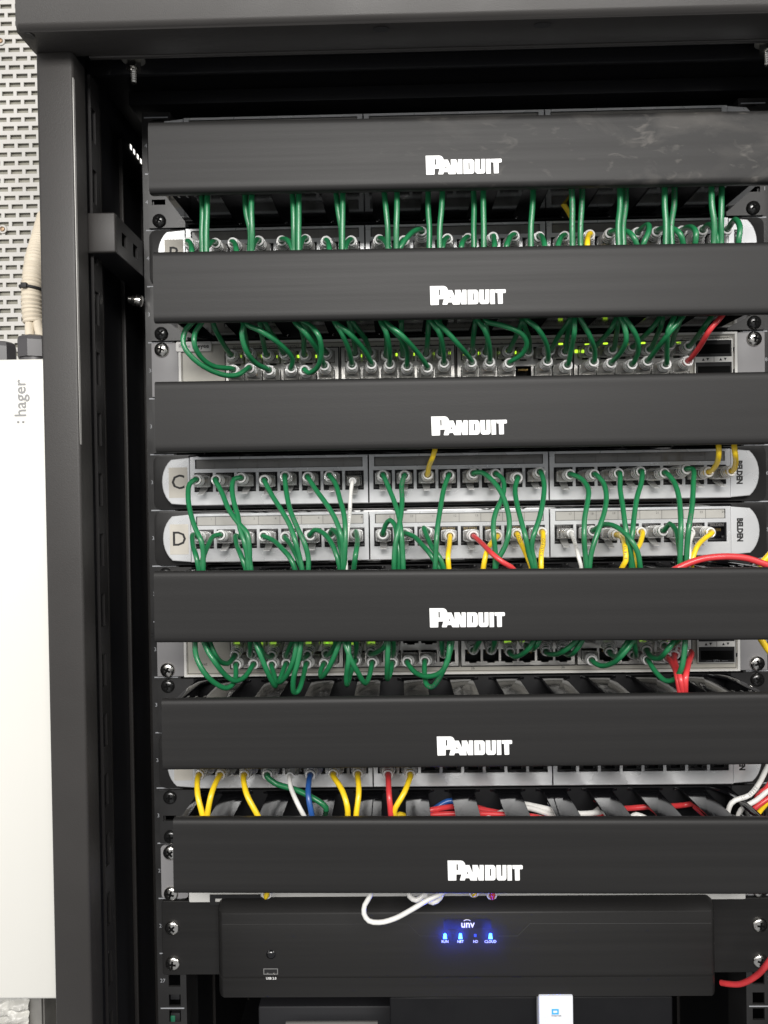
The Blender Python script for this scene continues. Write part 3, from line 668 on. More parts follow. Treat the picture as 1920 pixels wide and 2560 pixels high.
# shelf things below the recorder
p0 = P(975, 2560, -14); p1 = P(1682, 2504, -14); t = thing('modem', 'glossy black box on the shelf under the video recorder', 'modem', ((p0.x + p1.x) / 2, 0, -480))
b = MB(); hw = (p1.x - p0.x) / 2; b.box(-hw, hw, -14, 120, 0, 480 + P(1300, 2492, -14).z, M['backplate'], b=1.5, seg=3); b.build('casing', t)
p0 = P(1348, 2560, -26); p1 = P(1433, 2500, -26); cxr = (p0.x + p1.x) / 2; t = thing('router', 'white upright router with a small blue internet light, below the recorder', 'router', (cxr, 0, -480))
b = MB(); hw = (p1.x - p0.x) / 2; b.box(-hw, hw, -26, -14.5, 0, 480 + P(1390, 2490, -26).z, M['white_gloss'], b=1, seg=2); cs = b.build('casing', t)
pi = P(1388, 2529, -26); b = MB(); b.holes(-2.6, 2.6, -2, 2, [(-1.6, 1.6, -1, 1)], -26.4, -25.9, M['icon_blue']); b.build('indicator_light', t, (pi.x - cxr, 0, pi.z + 480))
pi = P(1391, 2539, -26); b = MB(); put_text(b, 'Internet', 0, -26.1, 0, 2.3, M['grey_ink']); b.build('printing', cs, (pi.x - cxr, 0, pi.z + 480))
p0 = P(645, 2516, 40); p1 = P(1035, 2516, 40); t = thing('shelf_tray', 'dark tray edge in the shadow beneath the left of the recorder', 'tray', ((p0.x + p1.x) / 2, 0, -520))
b = MB(); hw = (p1.x - p0.x) / 2; b.box(-hw, hw, 40, 200, 0, p0.z + 520, M['inner'], b=2, seg=2); b.build('tray_body', t)
pt = P(840, 2557, 0); b = MB(); b.box(-37, 37, 0, 2.5, pt.z + 520 - 4, pt.z + 520 + .2, M['grey_ink'], b=.4); b.build('front_edge', t)

# ------------------------------------------------------------------ patch cables
def plug_mesh():
    """clear plug: base at the jack (y=0), boot mouth at y=-24, latch below"""
    b = MB(); n = 20
    def ringv(y, hw, hz, e):     # superellipse section
        out = []
        for k in range(n):
            a = 2 * math.pi * k / n; c_, s_ = math.cos(a), math.sin(a)
            out.append((hw * math.copysign(abs(c_) ** e, c_), y, hz * math.copysign(abs(s_) ** e, s_)))
        return out
    secs = [ringv(2, 5.8, 4.0, .25), ringv(-6, 5.8, 4.0, .25), ringv(-6.2, 6.0, 4.5, .3), ringv(-10, 6.0, 4.9, .4), ringv(-13, 5.3, 4.8, .6), ringv(-15, 4.6, 4.4, .85)]
    for y in (-16, -18.4, -20.8):
        secs += [ringv(y, 3.9, 3.8, 1), ringv(y - .5, 4.3, 4.2, 1), ringv(y - 1.4, 4.3, 4.2, 1), ringv(y - 1.9, 3.6, 3.6, 1)]
    vs = sum(secs, []); fs = []
    for i in range(len(secs) - 1):
        for j in range(n): fs.append((i * n + j, i * n + (j + 1) % n, (i + 1) * n + (j + 1) % n, (i + 1) * n + j))
    b.add(vs, fs, M['clear'], True)
    vs = []
    for (r, y) in ((3.4, -22.9), (3.8, -23.2), (3.8, -23.8), (3.2, -24.1), (2.6, -23.9), (2.3, -22)): vs += [(r * math.cos(2 * math.pi * k / n), y, r * math.sin(2 * math.pi * k / n)) for k in range(n)]
    b.add(vs, [(i * n + j, i * n + (j + 1) % n, (i + 1) * n + (j + 1) % n, (i + 1) * n + j) for i in range(5) for j in range(n)], M['clear_rim'], True)
    for y, r in ((-16.4, 4.35), (-18.9, 4.3), (-21.2, 4.2)):  # pale rings on the boot ridges, added as highlights
        vs = [((r + .32 * math.cos(a)) * math.cos(t), y + .32 * math.sin(a), (r + .32 * math.cos(a)) * .97 * math.sin(t)) for t in [2 * math.pi * k / n for k in range(n)] for a in [2 * math.pi * q / 6 for q in range(6)]]
        b.add(vs, [(i * 6 + j, i * 6 + (j + 1) % 6, ((i + 1) % n) * 6 + (j + 1) % 6, ((i + 1) % n) * 6 + j) for i in range(n) for j in range(6)], M['clear_rim'], True)
    for zz in (-3.9, 3.9): b.box(-5.6, 5.6, -6.6, -5.8, zz - .35, zz + .35, M['clear_rim'], b=.15)  # pale bars along the plug edges, highlights put in as shapes
    for xx in (-5.6, 5.6): b.box(xx - .3, xx + .3, -9, -2, -3.8, 3.8, M['clear_rim'], b=.15)
    return b.mesh('plug')
def latch_mesh():
    b = MB(); v = [(-3, -1, -4.2), (3, -1, -4.2), (2.4, -9, -9.2), (-2.4, -9, -9.2), (-2.4, -12, -9.8), (2.4, -12, -9.8)]
    v2 = [(x, y, z - .9) for x, y, z in v]
    b.add(v + v2, [(0, 1, 2, 3), (3, 2, 5, 4), (7, 6, 9, 8), (8, 9, 10, 11), (0, 3, 9, 6), (1, 7, 8, 2), (3, 4, 10, 9), (2, 8, 11, 5), (4, 5, 11, 10), (0, 6, 7, 1)], M['clear_dark']); return b.mesh('latch')
PLUG = plug_mesh(); LATCH = latch_mesh()
def flat_plug_mesh():
    b = MB(); b.box(-5.8, 5.8, -9, 2, -4, 4, M['clear'], b=.6); b.box(-4.6, 4.6, -15, -9, -3.6, 3.6, M['clear'], b=.8)
    b.lathe([(3.0, -15), (2.8, -24), (2.2, -24.2)], M['clear_rim'], 14); return b.mesh('plug')
FPLUG = flat_plug_mesh()

def cable_mesh(path, rad, colour, text=None):
    b = MB(); b.tube(path, rad, CM[colour], 10)
    if text:
        s, frac, size = text; L = [0]
        for a, c in zip(path, path[1:]): L.append(L[-1] + (c - a).length)
        pos = L[-1] * frac
        for ch in s:
            if ch != ' ':
                k = next((i for i in range(1, len(L)) if L[i] >= pos), len(L) - 1); a, c = path[k - 1], path[k]; q = (pos - L[k - 1]) / max(L[k] - L[k - 1], 1e-6)
                o = a.lerp(c, q); T = (c - a).normalized(); V = (CAM - o).normalized(); V = (V - T * V.dot(T)).normalized(); Nn = V.cross(T)
                if Nn.z < 0 and abs(T.x) > .7: T, Nn = -T, -Nn
                v, f = glyphs(ch, size, .03, 'CENTER', 1, .01)
                b.add([o + T * x + Nn * z + V * (math.sqrt(max(rad * rad - min(z * z, rad * rad * .9), 0)) + .07 - y) for x, y, z in v], f, M['grey_ink'] if colour != 'white' else M['grey_letter'])
            pos += size * .78
            if pos > L[-1] - 3: break
    return b.mesh('jacket')

def cable(label, colour, pts, Yr, Ye, jack=None, bulge=-8, rad=1.95, text=None, tail=None, flat=False, latch=True, group=None, L0=24, zmax=None):
    """pts are photo pixels; depth runs from Yr at the plug to Ye where the cable goes behind a cover"""
    n = len(pts); d = [0]
    for a, c in zip(pts, pts[1:]): d.append(d[-1] + math.hypot(c[0] - a[0], c[1] - a[1]))
    j = random.uniform(-2.5, 2.5); W = []
    for (u, v), s_ in zip(pts, d):
        q = s_ / max(d[-1], 1e-6); Y = Yr + (Ye - Yr) * min(1, q * 1.5) + (bulge + j) * math.sin(math.pi * min(q * 1.15, 1)) if n > 1 else Yr
        p_ = P(u, v, max(Y, -73))
        if zmax is not None: p_.z = min(p_.z, zmax + 4.5 * math.sin(u * .045 + Yr * 1.7)); p_.y += 9 * math.sin(u * .03 + Yr * 2.3); p_.y = min(p_.y, -6)
        W.append(p_)
    if tail: u, v = pts[-1]; W.append(P(u + random.uniform(-4, 4), v + tail * .6, Ye + 4)); W.append(P(u + random.uniform(-10, 10), v + tail, Ye + 14))
    ringp = W[0]
    t = thing('patch_cable' if jack is not None else 'cable', label, 'cable', ringp, group)
    if jack is not None:
        dirv = (ringp - jack); ln = dirv.length; q = Vector((0, -1, 0)).rotation_difference(dirv.normalized())
        pg = obj('plug', FPLUG if flat else PLUG, t, jack - ringp); pg.rotation_mode = 'QUATERNION'; pg.rotation_quaternion = q; pg.scale = (1, ln / 24.0, 1)
        if latch: obj('latch', LATCH, pg)
        W.insert(0, ringp - dirv.normalized() * 9); W.insert(1, ringp - dirv.normalized() * 2); W[2] = ringp + dirv.normalized() * 1.5
    path = smooth_path([w - ringp for w in W])
    if text: # text needs world-like points for facing
        pass
    me = cable_mesh([p + ringp for p in path], rad, colour, text)
    me.transform(Matrix.Translation(-ringp * S)); obj('jacket', me, t); return t

J1 = lambda x, y: (380 + .2411 * x, 1140 + .2411 * y); J2 = lambda x, y: (780 + .2411 * x, 1140 + .2411 * y); J3 = lambda x, y: (1160 + .2411 * x, 1140 + .2411 * y); J4 = lambda x, y: (1520 + .2411 * x, 1100 + .2411 * y)
Q3 = lambda x, y: (340 + .4822 * x, 440 + .4822 * y); Q4 = lambda x, y: (1120 + .4822 * x, 440 + .4822 * y); Q5 = lambda x, y: (340 + .4822 * x, 1080 + .4822 * y); Q8 = lambda x, y: (1120 + .4822 * x, 1560 + .4822 * y); R5 = lambda x, y: (340 + .4822 * x, 1900 + .4822 * y)
def pj(i, k): return Vector((port_x(k), -8, ztop(i + 1) + 21.4))

# --- panel C
CROW = [('green', J1, (455, 245), (390, 290), (375, 420), (395, 570), (450, 750), (510, 880), (530, 1000), (530, 1200)),
    ('green', J1, (660, 245), (720, 370), (800, 560), (900, 700), (985, 800), (1010, 950), (1015, 1100), (1030, 1200)),
    ('green', J1, (920, 225), (850, 240), (830, 330), (850, 480), (890, 620), (910, 740), (960, 900), (990, 1050), (1000, 1200)),
    ('green', J1, (1165, 250), (1240, 400), (1340, 560), (1430, 720), (1490, 900), (1530, 1050), (1560, 1200)),
    ('green', J1, (1380, 205), (1390, 350), (1430, 550), (1510, 750), (1580, 900), (1620, 1050), (1620, 1200)),
    ('green', J2, (-45, 215), (40, 350), (150, 500), (240, 650), (300, 820), (320, 950), (320, 1180)),
    ('green', J2, (180, 200), (240, 280), (290, 450), (330, 600), (345, 750), (345, 900), (335, 1180)),
    ('white', J2, (420, 260), (400, 400), (390, 600), (360, 850), (345, 1000), (355, 1185)),
    ('green', J2, (735, 195), (800, 340), (870, 520), (905, 650), (925, 800), (940, 1000), (945, 1180)),
    ('green', J2, (960, 200), (930, 300), (935, 450), (920, 620), (890, 780), (860, 950), (850, 1180)),
    ('yellow', J2, (1200, 190), (1215, 100), (1255, 0), (1275, -70)),
    ('green', J2, (1420, 195), (1370, 330), (1330, 550), (1300, 750), (1290, 900), (1285, 1000), (1275, 1180)),
    ('green', J3, (100, 180), (180, 170), (280, 240), (380, 370), (440, 520), (470, 680), (460, 820), (420, 950), (350, 1080), (325, 1180)),
    ('green', J3, (330, 185), (400, 240), (415, 330), (390, 450), (330, 580), (305, 700), (310, 850), (325, 1000), (320, 1180)),
    ('green', J3, (555, 225), (530, 330), (545, 480), (590, 660), (640, 850), (670, 1000), (720, 1180)),
    ('green', J3, (790, 165), (830, 280), (820, 460), (780, 650), (720, 830), (700, 950), (720, 1050), (740, 1170)),
    ('green', J3, (1105, 190), (1220, 240), (1290, 350), (1280, 480), (1250, 650), (1245, 850), (1255, 1000), (1270, 1170)),
    ('green', J3, (1355, 190), (1440, 270), (1475, 400), (1460, 560), (1400, 750), (1340, 930), (1310, 1060), (1300, 1170)),
    ('green', J4, (115, 345), (125, 500), (155, 700), (180, 900), (220, 1100), (260, 1320)),
    ('green', J4, (345, 325), (350, 420), (300, 600), (270, 800), (255, 950), (235, 1100), (240, 1320)),
    ('green', J4, (590, 340), (680, 430), (730, 570), (750, 750), (755, 900), (750, 1100), (745, 1310)),
    ('green', J4, (820, 300), (880, 300), (885, 450), (870, 700), (840, 900), (820, 1100), (810, 1310)),
    ('yellow', J4, (1050, 330), (1130, 240), (1150, 120), (1145, 35)),
    ('yellow', J4, (1285, 320), (1325, 230), (1315, 120), (1305, 35))]
TXT = {4: ('CAT.6 PATCH', .45, 2.4), 7: ('PATCH CABLE', .35, 2.0), 9: ('PATCH CABLE', .12, 2.4), 21: ('CABLE', .5, 2.2)}
for k, row in enumerate(CROW):
    colr, fn = row[0], row[1]; pts = [fn(*p) for p in row[2:]]; up = k in (10, 22, 23)
    cable('%s patch cable in the %s port from left, panel C' % (colr, ORD[k]), colr, pts, -33, -63, pj(4, k), bulge=-4 if not up else 0,
          rad=1.5 if colr == 'white' else 1.88, text=TXT.get(k), tail=-35 if up else 45, flat=k == 7, group='cables plugged into patch panel C')
# --- panel D
DROW = [('green', J1, (470, 830), (425, 815), (425, 920), (460, 1050), (490, 1200)), ('green', J1, (705, 820), (640, 830), (580, 930), (530, 1060), (505, 1200)),
    ('green', J1, (905, 840), (868, 825), (880, 920), (930, 1050), (980, 1200)), ('green', J1, (1155, 830), (1250, 870), (1350, 960), (1440, 1070), (1490, 1200)),
    ('green', J1, (1380, 840), (1430, 910), (1490, 1020), (1530, 1110), (1565, 1200)),
    ('green', Q5, (903, 535), (925, 508), (965, 520), (1010, 570), (1040, 640), (1058, 716)), ('green', Q5, (1010, 528), (1015, 506), (1045, 530), (1060, 600), (1072, 660), (1082, 716)),
    ('green', Q5, (1137, 530), (1140, 515), (1148, 570), (1138, 640), (1128, 716)), ('green', J2, (735, 810), (760, 720), (810, 665), (860, 720), (880, 850), (900, 1000), (900, 1180)),
    ('green', J2, (960, 800), (1050, 830), (1150, 930), (1230, 1020), (1290, 1120), (1320, 1180)), ('green', J2, (1190, 785), (1160, 745), (1190, 830), (1250, 950), (1320, 1050), (1370, 1180)),
    ('yellow', J2, (1430, 830), (1420, 950), (1410, 1050), (1420, 1180)), ('red', J3, (100, 830), (200, 920), (300, 1020), (400, 1100), (520, 1180)),
    ('yellow', J3, (345, 830), (270, 920), (225, 1030), (198, 1180)), ('yellow', J3, (550, 810), (590, 900), (640, 1010), (690, 1130), (700, 1180)),
    ('yellow', J3, (812, 790), (820, 900), (800, 1020), (800, 1180)), ('white', J3, (1105, 800), (1150, 900), (1190, 1050), (1220, 1180)),
    ('green', J3, (1340, 775), (1400, 730), (1500, 708), (1620, 760), (1730, 870), (1800, 1000), (1830, 1180)),
    ('yellow', J4, (95, 985), (150, 1020), (180, 1150), (185, 1250), (140, 1330)), ('yellow', J4, (350, 955), (330, 1080), (290, 1150), (275, 1220), (270, 1330)),
    ('green', J4, (575, 940), (640, 868), (700, 930), (730, 1060), (745, 1180), (755, 1310)), ('white', J4, (860, 965), (850, 1060), (842, 1180), (838, 1300)),
    ('yellow', J4, (1070, 960), (990, 1030), (910, 1130), (865, 1290))]
TXT = {7: ('PATCH CABLE', .3, 2.5), 14: ('PATCH', .22, 2.4), 15: ('CAT.6 PATCH', .3, 2.4), 16: ('PATCH CABLE', .25, 2.0), 18: ('CABLE', .55, 2.4)}
for k, row in enumerate(DROW):
    colr, fn = row[0], row[1]; pts = [fn(*p) for p in row[2:]]
    front = k in (17, 12, 7, 18)
    cable('%s patch cable in the %s port from left, panel D' % (colr, ORD[k]), colr, pts, -33, -60 if not front else -66, pj(5, k), bulge=-2 if not front else -9,
          rad=1.5 if colr == 'white' else 1.88, text=TXT.get(k), tail=40, flat=k == 16, latch=k not in (0, 2, 7), group='cables plugged into patch panel D')
# --- panel B, only the upper half shows over the second cover
BX = [(470, 605, 480), (538, 607, 508), (581, 606, 592), (646, 601, 630), (704, 601, 733), (764, 597, 748), (815, 602, 824), (878, 601, 862), (948, 598, 973), (1010, 601, 1000), (1054, 577, 1000), (1119, 596, 1106),
      (1170, 595, 1153), (1233, 592, 1236), (1286, 589, 1266), (1349, 591, 1362), (1412, 590, 1395), (1475, 586, 1468), (1526, 582, 1592), (1595, 580, 1608), (1643, 578, 1708), (1706, 576, 1738), (1757, 574, 1792), (1819, 572, 1846)]
MID = {10: [(1030, 582)], 18: [(1560, 577), (1582, 590)], 19: [(1620, 562), (1622, 578)], 20: [(1675, 570), (1700, 585)], 21: [(1728, 568), (1740, 582)], 22: [(1772, 562), (1788, 580)], 23: [(1838, 549), (1850, 570)], 8: [(962, 602)], 4: [(722, 604)]}
for k, (u, v, e) in enumerate(BX):
    colr = 'yellow' if k == 17 else 'green'; yc = 628 - (u - 383) * .0185
    pts = [(u, v)] + MID.get(k, [(u + (e - u) * .45, v + 2)]) + [(e, yc + 6)]
    cable('%s patch cable in the %s port from left, panel B' % (colr, ORD[k]), colr, pts, -36, -60, pj(0, k), bulge=-4, rad=2.0, tail=35, latch=False, group='cables plugged into patch panel B')
# --- loose verticals running from the top manager down into the second
VT = [(337, 345), (370, 365), (568, 590), (603, 600), (808, 820), (845, 843), (1035, 1065), (1072, 1070), (1283, 1307), (1353, 1350), (1516, 1520), (1590, 1575)]
VT = [(340 + .4822 * a, 340 + .4822 * c) for a, c in VT] + [(1120 + .4822 * a, 1120 + .4822 * c) for a, c in ((130, 135), (183, 185), (443, 430), (640, 645), (697, 687), (888, 885), (920, 910), (1125, 1128), (1172, 1160), (1368, 1378), (1420, 1415))]
for k, (a, c) in enumerate(VT):
    yt = 482 - (a - 371) * .0172 - 8; yb = 628 - (a - 383) * .0185 + 8; Yv = -60 - (k % 2) * 4.2
    tx = ('PATCH CABLE CAT.6', .25, 2.2) if k in (12 + 3, 12 + 4, 12 + 6, 12 + 8) else None
    w = random.uniform(-3, 3)
    cable('green cable hanging between the top two covers, %s from the left' % ORD[k], 'green', [(a, yt - 40), (a + w * .3, yt), (a + (c - a) * .4 + w, yt + 60), (c - w * .5, yt + 110), (c, yb), (c, yb + 30)], Yv + 2, Yv, None, bulge=-1, rad=2.05, text=tx, group='cables hanging between the top two covers')
b_y = cable('short yellow cable seen inside the top cable manager', 'yellow', [Q4(585, 120), Q4(600, 150), Q4(625, 185), Q4(650, 240)], -30, -25, None, bulge=0)

# --- switches
used = {}
def swjack(sw, i, row, u, v, Y=-27):
    p = P(u, v, Y); best = sorted((abs(PX[c] - p.x), c) for c in range(24) if (sw, row, c) not in used)[0][1]; used[(sw, row, best)] = 1
    return best, Vector((PX[best], -3, ztop(i + 1) + (ZT if row == 't' else ZBt)))
def swrow(sw, i, row, items, Yr, Ye, where, tail, bulge=-5):
    for it in items:
        colr, fn = it[0], it[1]; pts = [fn(*p) for p in it[2:]]; c, jk = swjack(sw, i, row, *pts[0])
        cable('%s patch cable in %s port from left, %s row of the %s network switch' % (colr, ORD[c], 'top' if row == 't' else 'bottom', where), colr, pts, Yr, Ye, jk, bulge=bulge, rad=1.9, tail=tail, latch=False, group='cables plugged into the %s switch' % where,
              text=('PATCH CABLE', .35, 2.3) if (sw == 2 and row == 'b' and c in (10, 11, 22)) else None)
G = 'green'
swrow(1, 2, 't', [(G, Q3, (490, 925), (440, 850), (405, 780), (395, 735)), (G, Q3, (583, 912), (570, 850), (552, 745)), (G, Q3, (677, 925), (660, 860), (648, 800), (640, 735)), (G, Q3, (765, 915), (735, 860), (690, 800), (660, 740)),
    (G, Q3, (872, 925), (870, 850), (855, 790), (830, 740)), (G, Q3, (985, 915), (935, 860), (885, 790), (850, 740)),
    (G, ff, (-40, 262), (-55, 130), (-90, 10)), (G, ff, (80, 262), (40, 150), (-60, 10)), (G, ff, (210, 280), (212, 150), (190, 10)), (G, ff, (345, 280), (335, 180), (330, 15)), (G, ff, (527, 268), (540, 150), (548, 15)), (G, ff, (645, 265), (650, 150), (635, 15)),
    (G, ff, (895, 258), (903, 150), (920, 10)), (G, ff, (1005, 255), (1020, 150), (1000, 10)), (G, ff, (1190, 240), (1230, 160), (1290, 10)), (G, ff, (1345, 250), (1348, 150), (1300, 10)),
    (G, hh3, (50, 280), (100, 190), (190, 60), (200, 20)), (G, hh3, (160, 290), (170, 200), (195, 60), (200, 20)),
    (G, hh3, (360, 275), (420, 215), (500, 120), (540, 30)), (G, hh3, (510, 275), (535, 180), (545, 100), (540, 30)), (G, hh3, (660, 255), (720, 200), (800, 120), (860, 30)), (G, hh3, (785, 275), (830, 190), (870, 90), (880, 25)), (G, hh3, (940, 240), (965, 170), (1000, 80), (1015, 20)), (G, hh3, (1075, 250), (1130, 190), (1200, 90), (1245, 20))],
    -24, -52, 'upper', -35, bulge=0)
swrow(1, 2, 'b', [(G, g7, (600, 365), (450, 340), (355, 265), (312, 170), (325, 80), (375, 10)), (G, g7, (720, 355), (650, 400), (560, 412), (430, 370), (300, 280), (232, 180), (250, 70), (310, 8)),
    (G, g7, (865, 370), (770, 320), (695, 220), (665, 100), (685, 12)), (G, g7, (1030, 355), (1042, 290), (960, 190), (820, 90), (690, 20)), (G, g7, (1130, 370), (1160, 392), (1225, 350), (1255, 240), (1235, 120), (1170, 40), (1110, 10)), (G, g7, (1275, 335), (1230, 230), (1130, 90), (1055, 8)),
    (G, g7, (1480, 330), (1450, 200), (1395, 80), (1350, 8)), (G, g7, (1625, 325), (1570, 220), (1450, 90), (1355, 10)),
    (G, ff, (237, 350), (235, 230), (205, 90), (165, 10)), (G, ff, (375, 365), (375, 250), (320, 140), (200, 12)), (G, ff, (537, 378), (450, 250), (330, 120), (200, 8)), (G, ff, (670, 340), (660, 200), (620, 80), (560, 5)),
    (G, ff, (890, 335), (780, 190), (660, 60), (600, 5)), (G, ff, (1035, 330), (1030, 200), (990, 70), (940, 0)), (G, ff, (1195, 340), (1290, 275), (1330, 190), (1290, 110), (1140, 45), (1000, 5)),
    (G, ff, (1497, 325), (1490, 200), (1410, 60), (1330, -5)), (G, hh3, (175, 390), (205, 260), (225, 140), (225, 20)),
    (G, hh3, (370, 365), (375, 290), (335, 170), (255, 20)), (G, hh3, (500, 375), (575, 290), (610, 190), (590, 90), (560, 20)), (G, hh3, (655, 385), (695, 300), (690, 200), (640, 100), (580, 20)),
    (G, hh3, (770, 360), (830, 280), (930, 150), (1040, 10)), (G, hh3, (905, 385), (910, 270), (920, 140), (970, 15)), ('red', hh3, (1070, 360), (1150, 260), (1230, 130), (1335, 0))],
    -30, -62, 'upper', -35, bulge=-3)
swrow(2, 7, 't', [(G, k1, (690, 205), (620, 285), (550, 270), (480, 180), (430, 60), (415, 20)), (G, k1, (865, 195), (853, 120), (855, 20)), (G, k1, (1075, 205), (1015, 205), (960, 130), (920, 20)), (G, k1, (1230, 205), (1255, 130), (1300, 20)), (G, k1, (1445, 195), (1390, 232), (1370, 150), (1385, 20)),
    (G, k2, (65, 190), (120, 160), (180, 20)), (G, k2, (365, 200), (378, 120), (370, 20)), (G, k2, (525, 180), (620, 150), (680, 90), (700, 20)), (G, k2, (750, 195), (765, 120), (760, 20)),
    (G, k2, (1280, 190), (1265, 110), (1262, 20)), (G, k2, (1592, 150), (1625, 100), (1660, 20)),
    (G, k3, (200, 150), (225, 100), (240, 20)), (G, k3, (395, 170), (440, 215), (540, 175), (610, 100), (650, 20)), (G, k3, (565, 105), (620, 140), (680, 80), (705, 20)), (G, k3, (770, 165), (860, 190), (970, 145), (1060, 70), (1095, 15)), (G, k3, (940, 150), (1010, 195), (1090, 130), (1155, 15)),
    (G, k3, (1430, 170), (1495, 215), (1570, 130), (1640, 15)), (G, k4, (265, 200), (285, 210), (280, 120), (275, 20)), (G, k4, (405, 150), (450, 220), (530, 230), (620, 140), (700, 20)), (G, k4, (590, 105), (660, 100), (750, 15))],
    -27, -58, 'lower', -30, bulge=-3)
swrow(2, 7, 'b', [(G, k1, (705, 300), (705, 400), (680, 490), (610, 540), (490, 490), (370, 370), (290, 200), (278, 20)), (G, k1, (885, 295), (800, 420), (700, 465), (600, 410), (480, 260), (400, 130), (360, 20)), (G, k1, (1075, 300), (1105, 420), (1115, 520), (1045, 400), (960, 200), (890, 20)),
    (G, k1, (1225, 290), (1180, 400), (1155, 480), (1240, 390), (1315, 200), (1335, 20)), (G, k1, (1435, 290), (1400, 430), (1350, 570), (1310, 590), (1300, 450), (1350, 250), (1385, 20)),
    (G, k2, (40, 290), (5, 370), (15, 425), (90, 330), (180, 130), (215, 15)), (G, k2, (365, 255), (320, 380), (280, 505), (275, 400), (295, 250), (300, 15)), (G, k2, (540, 280), (510, 420), (470, 490), (390, 370), (310, 220), (245, 15)), (G, k2, (748, 280), (725, 400), (700, 445), (700, 250), (710, 15)),
    (G, k2, (905, 270), (990, 380), (1120, 420), (1260, 370), (1330, 230), (1345, 15)), (G, k2, (1088, 262), (1085, 400), (1110, 510), (1160, 530), (1240, 430), (1310, 280), (1358, 120), (1372, 10)),
    (G, k3, (1245, 255), (1330, 308), (1450, 285), (1560, 195), (1650, 80), (1690, 10)), (G, k4, (415, 250), (500, 380), (600, 465), (690, 450), (760, 340), (790, 180), (805, 10))],
    -30, -63, 'lower', -30, bulge=-5)
# red cables of the lower switch go down instead
for (pts, lab, row) in (([(690, 200), (700, 300), (750, 440), (775, 620)], 'red patch cable leaving the lower switch, middle one of three', 't'), ([(835, 160), (835, 280), (805, 430), (797, 620)], 'red patch cable leaving the lower switch, nearest the uplink cages', 't'), ([(620, 228), (680, 310), (720, 430), (748, 620)], 'red patch cable leaving the lower switch, leftmost of three', 'b')):
    pp = [k4(*p) for p in pts]; c, jk = swjack(2, 7, row, *pp[0]); cable(lab, 'red', pp, -30, -62, jk, bulge=-6, rad=2.1, tail=35, latch=False, group='red cables of the lower switch')
# --- lowest panel
EROW = [('yellow', (325, 80), (320, 180), (350, 308)), ('yellow', (435, 80), (390, 180), (368, 308)), ('yellow', (560, 80), (575, 180), (640, 308)), ('green', (680, 80), (720, 120), (830, 155), (940, 210), (985, 245)), ('white', (798, 82), (802, 140), (840, 230), (880, 310)),
        ('blue', (903, 80), (893, 180), (912, 295)), ('yellow', (1022, 75), (1070, 160), (1095, 240), (1097, 305)), ('yellow', (1150, 75), (1155, 170), (1140, 305)), ('red', (1307, 78), (1312, 180), (1322, 295)), ('yellow', (1422, 78), (1390, 170), (1340, 262))]
for k, row in enumerate(EROW):
    colr = row[0]; pts = [R5(*p) for p in row[1:]]
    cable('%s patch cable dropping from the %s port of the lowest patch panel' % (colr, ORD[k]), colr, pts, -33, -54 if k != 3 else -44, pj(9, k), bulge=-3 if k != 3 else 0, rad=1.75 if colr == 'white' else 2.1, tail=35, latch=False, flat=k == 4, group='cables plugged into the lowest patch panel',
          text=None)
# --- cables lying inside the lowest manager
r_ = random.Random(3)
for k, (colr, u0_, v0_, u1_, v1_, yy) in enumerate((('red', 990, 2040, 1330, 1990, -34), ('red', 1075, 2010, 1290, 2035, -20), ('yellow', 1000, 2045, 1090, 2020, -40), ('red', 1180, 1990, 1480, 2055, -26), ('white', 1200, 2040, 1420, 1985, -30),
        ('red', 1380, 2045, 1560, 1990, -36), ('white', 1290, 1985, 1560, 2040, -22), ('white', 1400, 1985, 1500, 1995, -14), ('red', 1410, 1998, 1560, 2050, -30), ('white', 1540, 2010, 1640, 2055, -24), ('red', 1520, 1985, 1720, 1990, -16), ('red', 1770, 2010, 1830, 2070, -30), ('white', 1800, 2050, 1850, 2030, -36), ('white', 1150, 2030, 1290, 1990, -40), ('white', 1480, 2000, 1600, 2040, -42), ('red', 1300, 2000, 1420, 2050, -46), ('red', 1190, 2048, 1300, 2052, -44), ('blue', 1080, 2020, 1180, 1990, -14))):
    mid = ((u0_ + u1_) / 2, (v0_ + v1_) / 2 + r_.uniform(-14, 10))
    cable('%s cable tucked inside the lowest cable manager, %s counting from the left' % (colr, ORD[k]), colr, [(u0_ - 25, v0_ + 12), (u0_, v0_), mid, (u1_, v1_), (u1_ + 25, v1_ + 16)], yy, yy - 3, None, bulge=-3, rad=2.1, zmax=ztop(10) - 12, group='cables lying in the lowest manager')
cable('white cable loop hanging below the lowest cover, in front of the recorder', 'white', [(925, 2205), (926, 2238), (912, 2262), (910, 2284), (922, 2302), (948, 2306), (985, 2297), (1034, 2271), (1070, 2249), (1098, 2236), (1130, 2215)], -58, -60, None, bulge=-6, rad=1.8)
b = MB()
for kk, (u, v, c_) in enumerate(((666, 2238, 'yellow'), (1230, 2240, 'red'), (1185, 2234, 'yellow'))):
    p = P(u, v, -36); jk = Vector((p.x, -11, p.z + 5)); 
    cable('%s plug tip poking out under the lowest cover, %s of three' % (('yellow', 'pinkish red', 'pale yellow')[kk], ('leftmost', 'rightmost', 'middle')[kk]), c_, [(u, v), (u + 2, v - 6), (u + 2, v - 40)], -34, -44, jk, bulge=-4, rad=1.9, latch=False, group='plug tips under the lowest cover')
for kk, (u, v) in enumerate(((1040, 2240), (1082, 2246))):
    p = P(u, v, -36); cable('white cable bend bunched under the lowest cover, %s one' % ('left', 'right')[kk], 'white', [(u - 22, v - 30), (u - 16, v), (u, v + 10), (u + 18, v - 2), (u + 30, v - 30)], -48, -48, None, bulge=-3, rad=2.0, group='bunched white cable bends')
